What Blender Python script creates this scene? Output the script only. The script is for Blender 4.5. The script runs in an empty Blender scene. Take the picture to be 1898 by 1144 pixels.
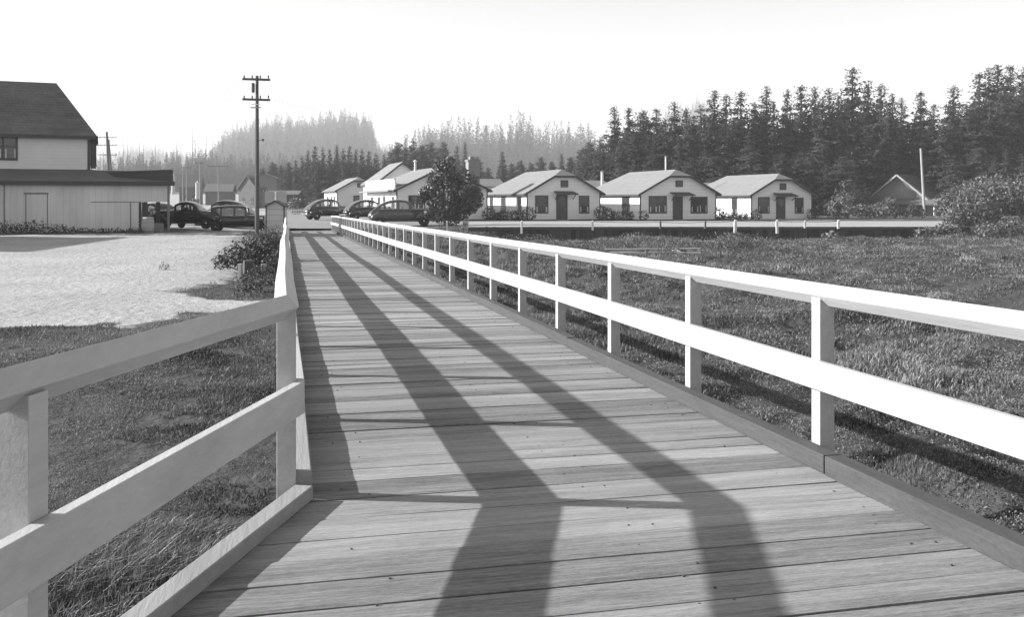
import bpy, math, random
import numpy as np
from mathutils import Vector, Matrix
R = math.radians
PI = math.pi
scene = bpy.context.scene
COL = scene.collection
rnd = random.Random(7)

# ------------------------------------------------------------------ frame
TH = R(13.16)            # camera heading, right of the pier axis (+Y)
FPX, CX, HY, EYE = 1795.0, 949.0, 370.0, 1.5
ST, CT = math.sin(TH), math.cos(TH)
def W(u, v):             # survey frame (u right, v ahead) -> world
    return (u*CT + v*ST, -u*ST + v*CT)
def uv(X, Y):
    return X*CT - Y*ST, X*ST + Y*CT
def at(px, v):           # world point at bearing px and distance v
    return W((px-CX)/FPX*v, v)
def zat(py, v):
    return EYE + (HY-py)*v/FPX
def us(px, v):
    return (px-CX)/FPX*v

# ------------------------------------------------------------------ numpy noise
def _hash(ix, iy, seed):
    n = (ix.astype(np.int64)*374761393 + iy.astype(np.int64)*668265263 + seed*974711) & 0x7fffffff
    n = ((n ^ (n >> 13))*1274126177) & 0x7fffffff
    return ((n ^ (n >> 16)) & 0xffff)/65535.0
def vnoise(x, y, seed=0):
    x = np.asarray(x, float); y = np.asarray(y, float)
    ix = np.floor(x); iy = np.floor(y); fx = x-ix; fy = y-iy
    fx = fx*fx*(3-2*fx); fy = fy*fy*(3-2*fy)
    a = _hash(ix, iy, seed); b = _hash(ix+1, iy, seed); c = _hash(ix, iy+1, seed); d = _hash(ix+1, iy+1, seed)
    return (a*(1-fx)+b*fx)*(1-fy) + (c*(1-fx)+d*fx)*fy
def fbm(x, y, seed=0, o=4):
    s = 0; a = .5; t = 0
    x = np.asarray(x, float); y = np.asarray(y, float)
    for k in range(o):
        s = s + a*vnoise(x*2**k, y*2**k, seed+k); t += a; a *= .5
    return s/t
def sstep(a, b, x):
    t = np.clip((np.asarray(x, float)-a)/(b-a), 0, 1); return t*t*(3-2*t)

# ------------------------------------------------------------------ materials
MATS = {}
def mat(name, col=.5, rough=.7, var=0, scale=(5, 5, 5), island=0, bump=0, bscale=None, metal=0, trans=0, spec=.4, detail=5, stain=0, waves=None, coat=0, grit=0, gscale=(60, 60, 60)):
    if name in MATS: return MATS[name]
    m = bpy.data.materials.new(name); m.use_nodes = True
    nt = m.node_tree; N = nt.nodes; L = nt.links; p = N['Principled BSDF']
    p.inputs['Roughness'].default_value = rough; p.inputs['Metallic'].default_value = metal
    p.inputs['Specular IOR Level'].default_value = spec
    if coat: p.inputs['Coat Weight'].default_value = coat; p.inputs['Coat Roughness'].default_value = .08
    def math_(op, a, b):
        n = N.new('ShaderNodeMath'); n.operation = op
        for i, q in enumerate((a, b)):
            if hasattr(q, 'is_output'): L.new(q, n.inputs[i])
            elif q is not None: n.inputs[i].default_value = q
        return n.outputs[0]
    tc = N.new('ShaderNodeTexCoord')
    def noise(sc, det=detail, ro=.6):
        mp = N.new('ShaderNodeMapping'); mp.inputs['Scale'].default_value = sc; L.new(tc.outputs['Object'], mp.inputs[0])
        n = N.new('ShaderNodeTexNoise'); n.inputs['Scale'].default_value = 1; n.inputs['Detail'].default_value = det; n.inputs['Roughness'].default_value = ro
        L.new(mp.outputs[0], n.inputs[0]); return n.outputs[0]
    v = None
    val = N.new('ShaderNodeValue'); val.outputs[0].default_value = 1; v = val.outputs[0]
    nz = None
    if var:
        nz = noise(scale)
        v = math_('ADD', v, math_('MULTIPLY', math_('SUBTRACT', nz, .5), var*2))
    if grit:
        gz = noise(gscale, 4, .75)
        v = math_('ADD', v, math_('MULTIPLY', math_('SUBTRACT', gz, .5), grit*2))
    if stain:
        s2 = noise(tuple(q*.13 for q in scale), 3)
        v = math_('ADD', v, math_('MULTIPLY', math_('SUBTRACT', s2, .5), stain*2))
    if island:
        g = N.new('ShaderNodeNewGeometry')
        v = math_('ADD', v, math_('MULTIPLY', math_('SUBTRACT', g.outputs['Random Per Island'], .5), island*2))
    if waves:            # (axis, spacing m, darkness): joints between boards
        sx = N.new('ShaderNodeSeparateXYZ'); L.new(tc.outputs['Object'], sx.inputs[0])
        fr = math_('FRACT', math_('DIVIDE', sx.outputs[waves[0]], waves[1]), None)
        ln = math_('LESS_THAN', fr, waves[3] if len(waves) > 3 else .12)
        fl = math_('FLOOR', math_('DIVIDE', sx.outputs[waves[0]], waves[1]), None)
        wn = N.new('ShaderNodeTexWhiteNoise'); wn.noise_dimensions = '1D'; L.new(fl, wn.inputs['W'])
        v = math_('MULTIPLY', v, math_('SUBTRACT', 1, math_('MULTIPLY', ln, waves[2])))
        v = math_('ADD', v, math_('MULTIPLY', math_('SUBTRACT', wn.outputs[0], .5), waves[2]*.35))
    v = math_('MAXIMUM', math_('MULTIPLY', v, col), .004)
    cc = N.new('ShaderNodeCombineColor')
    for i in range(3): L.new(v, cc.inputs[i])
    L.new(cc.outputs[0], p.inputs['Base Color'])
    if bump:
        bs = noise(bscale or scale, 6, .65)
        b = N.new('ShaderNodeBump'); b.inputs['Strength'].default_value = 1; b.inputs['Distance'].default_value = bump
        L.new(bs, b.inputs['Height']); L.new(b.outputs[0], p.inputs['Normal'])
    if trans:            # thin leaves and blades let light through
        out = N['Material Output']; tr = N.new('ShaderNodeBsdfTranslucent'); L.new(cc.outputs[0], tr.inputs[0])
        mx = N.new('ShaderNodeMixShader'); mx.inputs[0].default_value = trans
        L.new(p.outputs[0], mx.inputs[1]); L.new(tr.outputs[0], mx.inputs[2]); L.new(mx.outputs[0], out.inputs[0])
    MATS[name] = m
    return m

def glass_mat(name, tint=.6, transp=.6):
    if name in MATS: return MATS[name]
    m = bpy.data.materials.new(name); m.use_nodes = True; nt = m.node_tree; N = nt.nodes; L = nt.links
    N.remove(N['Principled BSDF']); out = N['Material Output']
    t = N.new('ShaderNodeBsdfTransparent'); t.inputs[0].default_value = (tint, tint, tint, 1)
    g = N.new('ShaderNodeBsdfGlossy'); g.inputs['Roughness'].default_value = .03; g.inputs[0].default_value = (.8, .8, .8, 1)
    mx = N.new('ShaderNodeMixShader'); mx.inputs[0].default_value = 1-transp
    L.new(t.outputs[0], mx.inputs[1]); L.new(g.outputs[0], mx.inputs[2]); L.new(mx.outputs[0], out.inputs[0])
    MATS[name] = m; return m

WHITE = mat('white_paint', .40, .55, var=.20, scale=(30, 1.6, 30), stain=.3, bump=.002, bscale=(70, 9, 70), grit=.05, gscale=(90, 90, 90))
DECK = mat('weathered_deck', .212, .85, var=.6, scale=(3.8, 60, 60), island=.34, stain=.65, bump=.006, bscale=(14, 110, 110), grit=.55, gscale=(26, 95, 95))
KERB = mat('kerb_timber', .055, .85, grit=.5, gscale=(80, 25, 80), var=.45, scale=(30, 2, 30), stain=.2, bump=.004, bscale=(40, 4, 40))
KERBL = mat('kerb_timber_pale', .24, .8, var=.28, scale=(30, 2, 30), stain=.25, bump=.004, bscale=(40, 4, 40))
PILE = mat('dark_pile', .07, .9, var=.3, scale=(10, 10, 2), bump=.01)
GALV = mat('grey_metal', .3, .4, metal=.8)

# ------------------------------------------------------------------ mesh helpers
class MB:
    def __init__(s): s.v = []; s.f = []
    def add(s, vs, fs):
        b = len(s.v); s.v += [tuple(q) for q in vs]; s.f += [tuple(i+b for i in f) for f in fs]; return s
    def box(s, x0, x1, y0, y1, z0, z1):
        return s.add([(x0,y0,z0),(x1,y0,z0),(x1,y1,z0),(x0,y1,z0),(x0,y0,z1),(x1,y0,z1),(x1,y1,z1),(x0,y1,z1)],
                     [(0,3,2,1),(4,5,6,7),(0,1,5,4),(1,2,6,5),(2,3,7,6),(3,0,4,7)])
    def cyl(s, p, q, r0, r1=None, n=8):
        r1 = r0 if r1 is None else r1
        p = Vector(p); q = Vector(q); d = (q-p).normalized()
        a = d.orthogonal().normalized(); b = d.cross(a)
        vs = []
        for c, r in ((p, r0), (q, r1)):
            for i in range(n):
                t = 2*PI*i/n; vs.append(c + a*math.cos(t)*r + b*math.sin(t)*r)
        fs = [(i, (i+1) % n, n+(i+1) % n, n+i) for i in range(n)] + [tuple(range(n))[::-1], tuple(range(n, 2*n))]
        return s.add(vs, fs)
    def bar(s, p, q, w, h):      # rectangular bar between two points, h measured upward
        p = Vector(p); q = Vector(q); d = (q-p).normalized(); up = Vector((0, 0, 1))
        a = d.cross(up)
        if a.length < 1e-4: a = Vector((1, 0, 0))
        a.normalize(); b = a.cross(d)
        vs = [c + a*x*w/2 + b*z*h/2 for c in (p, q) for x, z in ((-1,-1),(1,-1),(1,1),(-1,1))]
        return s.add(vs, [(0,1,5,4),(1,2,6,5),(2,3,7,6),(3,0,4,7),(3,2,1,0),(4,5,6,7)])
    def poly(s, pts): return s.add(pts, [tuple(range(len(pts)))])
    def prism(s, pts, y0, y1):   # polygon in x,z extruded along y
        n = len(pts)
        return s.add([(x, y0, z) for x, z in pts]+[(x, y1, z) for x, z in pts],
                     [tuple(range(n)), tuple(range(n, 2*n))[::-1]] + [(i, n+i, n+(i+1) % n, (i+1) % n) for i in range(n)])
    def sweep(s, path, prof):    # path of points; prof (side, up); mitred
        n = len(prof); vs = []
        P = [Vector(p) for p in path]
        for i, p in enumerate(P):
            d0 = (P[i]-P[i-1]) if i else (P[1]-P[0]); d1 = (P[i+1]-P[i]) if i < len(P)-1 else d0
            d0 = d0.normalized(); d1 = d1.normalized(); d = (d0+d1).normalized()
            side = d.cross(Vector((0, 0, 1))).normalized(); k = 1/max(.5, d.dot(d0))
            for a, b in prof: vs.append(p + side*a*k + Vector((0, 0, b)))
        fs = []
        for i in range(len(P)-1):
            for j in range(n):
                fs.append((i*n+j, i*n+(j+1) % n, (i+1)*n+(j+1) % n, (i+1)*n+j))
        fs += [tuple(range(n))[::-1], tuple(range((len(P)-1)*n, len(P)*n))]
        return s.add(vs, fs)
    def lathe(s, prof, c=(0,0,0), axis='z', n=12):
        vs = []
        for r, h in prof:
            for i in range(n):
                t = 2*PI*i/n; a, b = r*math.cos(t), r*math.sin(t)
                vs.append((c[0]+a, c[1]+b, c[2]+h) if axis == 'z' else (c[0]+a, c[1]+h, c[2]+b))
        fs = [(k*n+i, k*n+(i+1) % n, (k+1)*n+(i+1) % n, (k+1)*n+i) for k in range(len(prof)-1) for i in range(n)]
        fs += [tuple(range(n))[::-1], tuple(range((len(prof)-1)*n, len(prof)*n))]
        return s.add(vs, fs)
    def loft(s, rings, cap=True):
        n = len(rings[0]); b = []
        for r in rings: b += r
        fs = [(k*n+i, k*n+(i+1) % n, (k+1)*n+(i+1) % n, (k+1)*n+i) for k in range(len(rings)-1) for i in range(n)]
        if cap: fs += [tuple(range(n))[::-1], tuple(range((len(rings)-1)*n, len(rings)*n))]
        return s.add(b, fs)
    def build(s, name, m, parent=None, loc=None, rz=0, smooth=False, bevel=0, solid=0):
        me = bpy.data.meshes.new(name); me.from_pydata(s.v, [], s.f); me.update()
        import bmesh
        bm = bmesh.new(); bm.from_mesh(me); bmesh.ops.recalc_face_normals(bm, faces=bm.faces); bm.to_mesh(me); bm.free()
        o = bpy.data.objects.new(name, me); COL.objects.link(o); me.materials.append(m)
        if parent: o.parent = parent
        if loc is not None: o.location = loc
        o.rotation_euler.z = rz
        if smooth: me.polygons.foreach_set('use_smooth', [True]*len(me.polygons))
        if solid:
            k = o.modifiers.new('thick', 'SOLIDIFY'); k.thickness = solid; k.offset = -1
        if bevel:
            k = o.modifiers.new('edge', 'BEVEL'); k.width = bevel; k.segments = 2; k.limit_method = 'ANGLE'
        return o

def np_mesh(name, V, F, m, parent=None, smooth=False):   # F: (n,k) int array
    me = bpy.data.meshes.new(name); k = F.shape[1]
    me.vertices.add(len(V)); me.vertices.foreach_set('co', V.astype(np.float32).ravel())
    me.loops.add(F.size); me.loops.foreach_set('vertex_index', F.astype(np.int32).ravel())
    me.polygons.add(len(F)); me.polygons.foreach_set('loop_start', np.arange(0, F.size, k, dtype=np.int32))
    me.update(calc_edges=True)
    if smooth: me.polygons.foreach_set('use_smooth', np.ones(len(F), bool))
    o = bpy.data.objects.new(name, me); COL.objects.link(o); me.materials.append(m)
    if parent: o.parent = parent
    return o

def tag(o, label=None, cat=None, group=None, kind=None):
    if label: o['label'] = label
    if cat: o['category'] = cat
    if group: o['group'] = group
    if kind: o['kind'] = kind
    return o
def thing(name, label, cat, loc=(0,0,0), rz=0, group=None):
    o = bpy.data.objects.new(name, None); COL.objects.link(o); o.empty_display_size = .2
    o.location = loc; o.rotation_euler.z = rz
    return tag(o, label, cat, group)
def dup(root, loc, rz, label, group=None, scale=1):
    r = root.copy(); COL.objects.link(r); r.location = loc; r.rotation_euler.z = rz
    r.scale = (scale,)*3 if not hasattr(scale, '__len__') else scale
    r['label'] = label
    if group: r['group'] = group
    for ch in list(root.children):
        c = ch.copy(); COL.objects.link(c); c.parent = r
        for g in list(ch.children):
            d = g.copy(); COL.objects.link(d); d.parent = c
    return r

# ------------------------------------------------------------------ terrain
PITCH = .0092
def H(u, v):
    u = np.asarray(u, float); v = np.asarray(v, float)
    X = u*CT + v*ST; Y = -u*ST + v*CT
    n = fbm(X*.35, Y*.35, 3)-.5; n2 = fbm(X*1.3, Y*1.3, 9)-.5
    n3 = fbm(X*.16, Y*.16, 19)-.5
    marsh = -1.0 + .5*n3 + .85*n*sstep(3.2, 6, X) + .5*n2*sstep(3.0, 4.5, X)
    left = -.78 + .36*sstep(7, 14, v) + .27*sstep(20, 50, v) + .06*n + .05*n2*(1-sstep(10, 14, v))
    low = left + (marsh-left)*sstep(.6, 2.6, X)
    top = -.56 + .29*sstep(63, 76, v) + .27*sstep(6, 14, np.abs(X-1.5))*(1-sstep(63, 76, v))
    top = np.where(X < 1.5, np.maximum(top, -.56+.3*sstep(3, 8, 1.5-X)), top)
    edge = 62.3
    # left of the pier the shore rises smoothly, right of it there is the bulkhead step
    s = np.where(X > 3, sstep(edge-.1, edge+.3, v + np.clip(2.5*sstep(17, 6, X), 0, 3)*0), sstep(50, 61, v))
    bank = sstep(57, 62, v)*sstep(16, 9, X)           # earth slope beside the pier end
    s = np.maximum(s, np.where(X > 3, bank, 0))
    z = low + (top-low)*s
    z = z + sstep(150, 420, v)*4.0
    under = (np.abs(X-1.5) < 3.0) & (v < 66)      # keep the soil below the deck planks
    z = np.where(under, np.minimum(z, -.16-.0092*Y-.12), z)
    return z
def Hs(u, v): return float(H(np.array([u]), np.array([v]))[0])

vs = np.concatenate([np.linspace(-8, 2, 12)[:-1], np.linspace(2, 22, 130)[:-1], np.linspace(22, 56, 90)[:-1], np.linspace(56, 61.8, 14)[:-1],
                     np.linspace(61.8, 63, 12)[:-1], np.linspace(63, 100, 40)[:-1], np.geomspace(100, 2600, 46)])
q = np.linspace(-1, 1, 300); us_ = np.sign(q)*(14*np.abs(q) + 1700*np.abs(q)**5)
U, V_ = np.meshgrid(us_, vs)
Z = H(U, V_)
XX = U*CT+V_*ST; YY = -U*ST+V_*CT
nu, nv = len(us_), len(vs)
idx = np.arange(nu*nv).reshape(nv, nu)
F = np.stack([idx[:-1,:-1], idx[:-1,1:], idx[1:,1:], idx[1:,:-1]], -1).reshape(-1, 4)

def ground_mat():
    m = bpy.data.materials.new('ground_soil_and_sand'); m.use_nodes = True; nt = m.node_tree; N = nt.nodes; L = nt.links; p = N['Principled BSDF']
    p.inputs['Roughness'].default_value = .95; p.inputs['Specular IOR Level'].default_value = .15
    at_ = N.new('ShaderNodeAttribute'); at_.attribute_name = 'sand'
    tc = N.new('ShaderNodeTexCoord')
    def noise(sc, det=6, ro=.6):
        n = N.new('ShaderNodeTexNoise'); n.inputs['Scale'].default_value = sc; n.inputs['Detail'].default_value = det; n.inputs['Roughness'].default_value = ro
        L.new(tc.outputs['Object'], n.inputs[0]); return n.outputs[0]
    def M(op, a, b, clamp=False):
        n = N.new('ShaderNodeMath'); n.operation = op; n.use_clamp = clamp
        for i, q in enumerate((a, b)):
            if hasattr(q, 'is_output'): L.new(q, n.inputs[i])
            else: n.inputs[i].default_value = q
        return n.outputs[0]
    edge = M('ADD', at_.outputs['Fac'], M('MULTIPLY', M('SUBTRACT', noise(1.1, 8, .7), .5), 1.5))
    k = M('MULTIPLY', M('SUBTRACT', edge, .42), 6, True)
    sand = M('ADD', .34, M('MULTIPLY', M('SUBTRACT', noise(9, 8, .75), .5), .5))
    sand = M('ADD', sand, M('MULTIPLY', M('SUBTRACT', noise(.35, 3), .5), .22))
    soil = M('ADD', .068, M('MULTIPLY', M('SUBTRACT', noise(3, 8, .7), .5), .12))
    mx = N.new('ShaderNodeMix'); mx.data_type = 'FLOAT'; L.new(k, mx.inputs[0]); L.new(soil, mx.inputs[2]); L.new(sand, mx.inputs[3])
    cc = N.new('ShaderNodeCombineColor')
    for i in range(3): L.new(mx.outputs[0], cc.inputs[i])
    L.new(cc.outputs[0], p.inputs['Base Color'])
    b = N.new('ShaderNodeBump'); b.inputs['Distance'].default_value = .09; b.inputs['Strength'].default_value = .9
    L.new(noise(5.5, 6, .65), b.inputs['Height']); L.new(b.outputs[0], p.inputs['Normal'])
    return m
ground = np_mesh('ground', np.stack([XX, YY, Z], -1).reshape(-1, 3), F, ground_mat(), smooth=True)
def sandmask(u, v):
    X = u*CT+v*ST
    Xa = u*CT+v*ST; Ya = -u*ST+v*CT
    s = sstep(-1.2, 1.6, v-(14.0+1.35*np.clip(u+6.8, 0, 9)+3.4*(fbm(Xa*.55, Ya*.4, 55, 4)-.5)))
    s = s*sstep(-.6, -2.2, X-.03*v+.6)*(1-sstep(42.5, 46.5, v)*.62)
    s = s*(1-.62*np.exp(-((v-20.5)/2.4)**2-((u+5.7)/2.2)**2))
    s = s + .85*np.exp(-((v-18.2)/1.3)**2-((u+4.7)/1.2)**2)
    Xn = u*CT+v*ST; Yn = -u*ST+v*CT
    nz = fbm(Xn*.9, Yn*.9, 77, 5)-.5; band = np.exp(-((v-17.0-.3*(u+7))/3.6)**2)
    s = s + nz*2.4*band*(.35+.65*sstep(-9, -5.5, u)) + .5*nz*(1-band)*(v < 40)
    far = sstep(60, 66, v)*.35
    return np.clip(np.where(X < 1, s, 0)+far*(v > 58), 0, 1)
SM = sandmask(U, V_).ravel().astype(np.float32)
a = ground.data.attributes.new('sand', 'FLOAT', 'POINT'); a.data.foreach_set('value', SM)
tag(ground, kind='structure')

# road: pale gravel sheet behind the bulkhead, running on in front of the cottages
def sheet(name, rows, m, dz):        # rows: (v, u0, u1)
    n = 60; P = []; 
    for v, a0, a1 in rows:
        u = np.linspace(a0, a1, n); z = H(u, np.full(n, v))+dz
        P.append(np.stack([u*CT+v*ST, -u*ST+v*CT, z], -1))
    P = np.array(P).reshape(-1, 3); k = np.arange(len(rows)*n).reshape(len(rows), n)
    F = np.stack([k[:-1,:-1], k[:-1,1:], k[1:,1:], k[1:,:-1]], -1).reshape(-1, 4)
    o = np_mesh(name, P, F, m, smooth=True); return tag(o, kind='structure')
ROAD = mat('gravel_road', .30, .95, var=.2, scale=(3, 3, 3), stain=.2, bump=.01, bscale=(14, 14, 14))
rows = [(v, us(866, v), us(1775, v)+0*v) for v in np.linspace(62.75, 78.6, 14)]
sheet('road', rows, ROAD, .03)
rows = [(v, us(-260, v), us(858, v)) for v in np.linspace(66.5, 112, 20)]
ROAD2 = mat('street_surface', .19, .95, var=.2, scale=(2, 2, 2), stain=.3, bump=.01, bscale=(14, 14, 14))
sheet('street', rows, ROAD2, .03)
rows = [(v, us(-400, v), us(700, v)) for v in np.linspace(160, 330, 14)]
sheet('far_road', rows, ROAD, .05)

# ------------------------------------------------------------------ pier
def dz(Y): return .05 - PITCH*Y
LX = .05                      # inner face line of the left posts
LEG = Vector((-.375, -.927, 0))
pier = thing('wooden_pier', 'plank pier deck running away from viewer to the street', 'pier', (0, 0, 0))
mb = MB(); Y = -2.2; k = 0
while Y < 64.3:
    w = .252 + rnd.choice((-.05, -.02, 0, 0, .01, .03, .05)); g = rnd.choice((.004, .006, .008, .012, .018))
    y0, y1 = Y, Y+w-g
    def le(y): return LX-.02 if y > 5 else LX-.02-(5-y)*.4045-.06
    z0, z1 = dz(y0), dz(y1); e = rnd.uniform(-.004, .004); e2 = rnd.uniform(-.004, .004)
    sk = rnd.uniform(-.012, .012)*0
    xa, xb = le(y1), 2.96
    n = 9; top = []; 
    # slightly cupped, wavy edged plank
    for i in range(n+1):
        t = i/n; x = xa+(xb-xa)*t
        ja = rnd.uniform(-.0025, .0025); jb = rnd.uniform(-.0025, .0025)
        zz = (e+(e2-e)*t)
        top.append(((x, y0+ja, z0+zz), (x, y0+.02, z0+zz+.003), (x, y1-.02, z1+zz+.003), (x, y1+jb, z1+zz)))
    vsx = [p for r in top for p in r]; b0 = len(vsx)
    vsx += [(x, y, z-.07) for r in top for (x, y, z) in (r[0], r[3])]
    fs = []
    for i in range(n):
        for j in range(3): fs.append((i*4+j, (i+1)*4+j, (i+1)*4+j+1, i*4+j+1))
        fs.append((i*4, b0+i*2, b0+(i+1)*2, (i+1)*4)); fs.append((i*4+3, (i+1)*4+3, b0+(i+1)*2+1, b0+i*2+1))
    fs.append((0, 1, 2, 3, b0+1, b0)); fs.append((n*4+3, n*4+2, n*4+1, n*4, b0+n*2, b0+n*2+1))
    mb.add(vsx, fs); Y += w; k += 1
mb.build('deck', DECK, pier)
# nails: rows of small dark heads near both edges and over the stringers
mb = MB(); Y = 2.6
while Y < 14:
    for x in (.3, .42, 1.5, 1.62, 2.6, 2.72):
        if rnd.random() < .62:
            xx = x+rnd.uniform(-.03, .03); yy = Y+rnd.choice((.06, .19))+rnd.uniform(-.01, .01)
            mb.box(xx-.0045, xx+.0045, yy-.0045, yy+.0045, dz(yy)-.01, dz(yy)+.0052)
    Y += .252
o_ = mb.build('nail_heads', PILE, pier); o_['kind'] = 'stuff'
mb = MB()
for x in (.15, 1.0, 1.9, 2.8): mb.bar((x, -2.2, dz(-2.2)-.22), (x, 63.5, dz(63.5)-.22), .12, .28)
mb.build('stringer', PILE, pier)
def kerb(x0, x1, ya, yb, h, m, L=4.9):
    y = ya
    while y < yb:
        e = min(yb, y+L); o = MB(); j = rnd.uniform(-.009, .009); dh = rnd.uniform(-.008, .008)
        xc = (x0+x1)/2+j; zc = (dz(y)+dz(e))/2
        o.bar((xc, y+.006, dz(y)+h/2+dh+.004), (xc+rnd.uniform(-.006, .006), e-.007, dz(e)+h/2+dh+.004), x1-x0, h)
        o.build('kerb_timber', m, pier, bevel=.006); y = e
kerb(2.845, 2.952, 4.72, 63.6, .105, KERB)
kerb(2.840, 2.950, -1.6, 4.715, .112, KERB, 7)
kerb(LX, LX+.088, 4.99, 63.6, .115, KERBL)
LEGR = Vector((-.336, -.942, 0))
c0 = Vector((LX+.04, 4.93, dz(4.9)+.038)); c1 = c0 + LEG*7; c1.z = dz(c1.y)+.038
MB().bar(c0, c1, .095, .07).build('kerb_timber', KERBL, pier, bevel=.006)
for Yp in np.arange(1.0, 64, 3.62):
    for x in (.25, 2.85):
        MB().cyl((x, Yp, dz(Yp)-.36), (x, Yp, -1.6), .14, .15, 10).build('pile', PILE, pier)
    MB().box(.08, 3.0, Yp-.12, Yp+.12, dz(Yp)-.62, dz(Yp)-.36).build('cap_beam', PILE, pier)

# railings
D = .064
DIA = [(0, -D), (D, 0), (0, D), (-D, 0)]
def railing(name, label, posts, path_top, path_mid, ext=None):
    t = thing(name, label, 'railing', (posts[0][0], posts[0][1], dz(posts[0][1])))
    o = Vector(t.location)
    loc = lambda P: [Vector(p)-o for p in P]
    m = MB(); m.sweep(loc(path_top), DIA); m.build('top_rail', WHITE, t, bevel=.004)
    m = MB(); m.sweep(loc(path_mid), [(-.023, -.08), (.023, -.08), (.023, .08), (-.023, .08)]); m.build('middle_rail', WHITE, t, bevel=.003)
    for (x, y, rz, wx, wy) in posts:
        z = dz(y); p = MB()
        p.box(-wx/2, wx/2, -wy/2, wy/2, -.32, .95-.015)
        ob = p.build('post', WHITE, t, Vector((x, y, z))-o, rz, bevel=.003)
    return t
XR = 2.995
ZT, ZM = .952, .502     # diamond centre and middle rail centre above deck
def wob(i, s): return (vnoise(np.array([i*.37]), np.array([s]), 5)[0]-.5)
ptsT, ptsM, posts = [], [], []
ys = [4.957+.04+1.81*k for k in range(-3, 34)]
for i, y in enumerate(ys):
    w = .018*wob(i, 1.5); h = .02*wob(i, 7.5)
    if y > 60: h += -.03*(y-60)/4
    posts.append((XR+w, y, 0, .092, .092))
    ptsT.append((XR+w, y, dz(y)+ZT+h)); ptsM.append((XR-.046-.019+w, y, dz(y)+ZM+h*.6))
ptsT.append((XR, ys[-1]+.35, dz(ys[-1])+ZT)); ptsM.append((XR-.065, ys[-1]+.3, dz(ys[-1])+ZM))
railing('railing', 'white wooden railing along the right side of the pier, facing the marsh', posts, ptsT, ptsM)
cx, cy = LX-.046, 5.03
posts = [(cx, cy, 0, .095, .095)]; ptsT = []; ptsM = []
for t in (6.6, 2.1, 0.0):
    x, y = cx+LEGR.x*t, cy+LEGR.y*t
    if t: ptsT.append((x, y, dz(y)+ZT)); ptsM.append((x+.083, y-.03, dz(y)+ZM))
ptsT.append((cx, cy, dz(cy)+ZT)); ptsM.append((cx+.066, cy-.045, dz(cy)+ZM))
for t in (2.19, 4.1):
    posts.append((cx+LEGR.x*t, cy+LEGR.y*t, -R(20.6), .125, .09))
for i in range(1, 34):
    y = cy+1.81*i
    if y > 63.8: break
    w = .05*wob(i, 3.5); h = .03*wob(i, 9.5)
    posts.append((cx+w, y, 0, .092, .092)); ptsT.append((cx+w, y, dz(y)+ZT+h)); ptsM.append((cx+w+.065, y, dz(y)+ZM+h*.6))
railing('railing', 'white wooden railing along the left side of the pier, bending outward near viewer', posts, ptsT, ptsM)
# ------------------------------------------------------------------ building materials
def clap(name, col, sp=.13): return mat(name, col, .8, var=.08, scale=(1.5, 1.5, 1.5), stain=.08, waves=(2, sp, .22, .16))
CLAP = clap('white_clapboard', .78, .16)
OLDW = mat('old_white_boards', .70, .85, var=.1, scale=(1.5, 1.5, 1.5), stain=.12, waves=(2, .17, .10, .12))
VERT = mat('vertical_boards', .62, .85, var=.22, scale=(1.2, 1.2, .35), stain=.18, waves=(0, .3, .16, .07), bump=.004)
ROOFL = mat('pale_shingle_roof', .19, .9, grit=.2, gscale=(9, 9, 9), var=.2, scale=(1.2, 5, 5), stain=.14, waves=(2, .14, .2, .2))
ROOFD = mat('dark_shingle_roof', .062, .9, var=.9, scale=(1.6, 1.6, 3), stain=.6, waves=(2, .16, .25, .25), bump=.02, bscale=(5, 5, 12))
ROOFM = mat('roll_roofing', .10, .9, var=.25, scale=(1, 1, 1), stain=.3)
TRIM = mat('dark_trim_paint', .045, .6, var=.2, scale=(8, 8, 8))
DOORM = mat('dark_door_paint', .05, .5, var=.2, scale=(3, 3, 3))
GLASS = mat('window_glass', .03, .06, spec=.7)
CURT = mat('curtain_cloth', .55, .9)
STONE = mat('chimney_stone', .22, .9, var=.5, scale=(3, 3, 3), bump=.03)
WOODG = mat('grey_wood', .20, .85, var=.3, scale=(6, 6, 1.5))
POLEM = mat('pole_wood', .085, .9, var=.3, scale=(20, 20, 1.2), stain=.1, bump=.004)
FOUND = mat('foundation', .07, .9)

def window(par, x, z0, z1, w, y=0, panes=1, curtain=True, side=None, sash=True, frame=TRIM):
    """framed sash window on the plane y (front) of its parent; side=-1 puts it on the plane x=side_x facing -x"""
    o = bpy.data.objects.new('window', None)
    fw = .1
    m = MB(); 
    m.box(-w/2, w/2, -.05, 0, z1-z0-fw, z1-z0).box(-w/2, w/2, -.07, 0, 0, fw)
    m.box(-w/2, -w/2+fw, -.048, 0, fw, z1-z0-fw).box(w/2-fw, w/2, -.048, 0, fw, z1-z0-fw)
    for i in range(1, panes):
        xx = -w/2 + w*i/panes; m.box(xx-.04, xx+.04, -.045, 0, fw, z1-z0-fw)
    if sash: m.box(-w/2+fw, w/2-fw, -.04, -.004, (z1-z0)/2-.025, (z1-z0)/2+.025)
    f = m.build('window', frame, par, (x, y, z0) if side is None else (y, x, z0), 0 if side is None else side)
    MB().box(-w/2+fw, w/2-fw, -.028, -.012, fw, z1-z0-fw).build('pane', GLASS, f)
    if curtain:
        c = MB(); pw = w/panes
        for i in range(panes):
            a = -w/2+pw*i+fw; b = -w/2+pw*(i+1)-fw
            s = rnd.uniform(.06, .12); hh = (z1-z0)*rnd.uniform(.35, .5)
            c.box(a, a+s, -.035, -.03, fw+.02, hh).box(b-s, b, -.035, -.03, fw+.02, hh)
        c.build('curtains', CURT, f)
    return f

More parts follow.
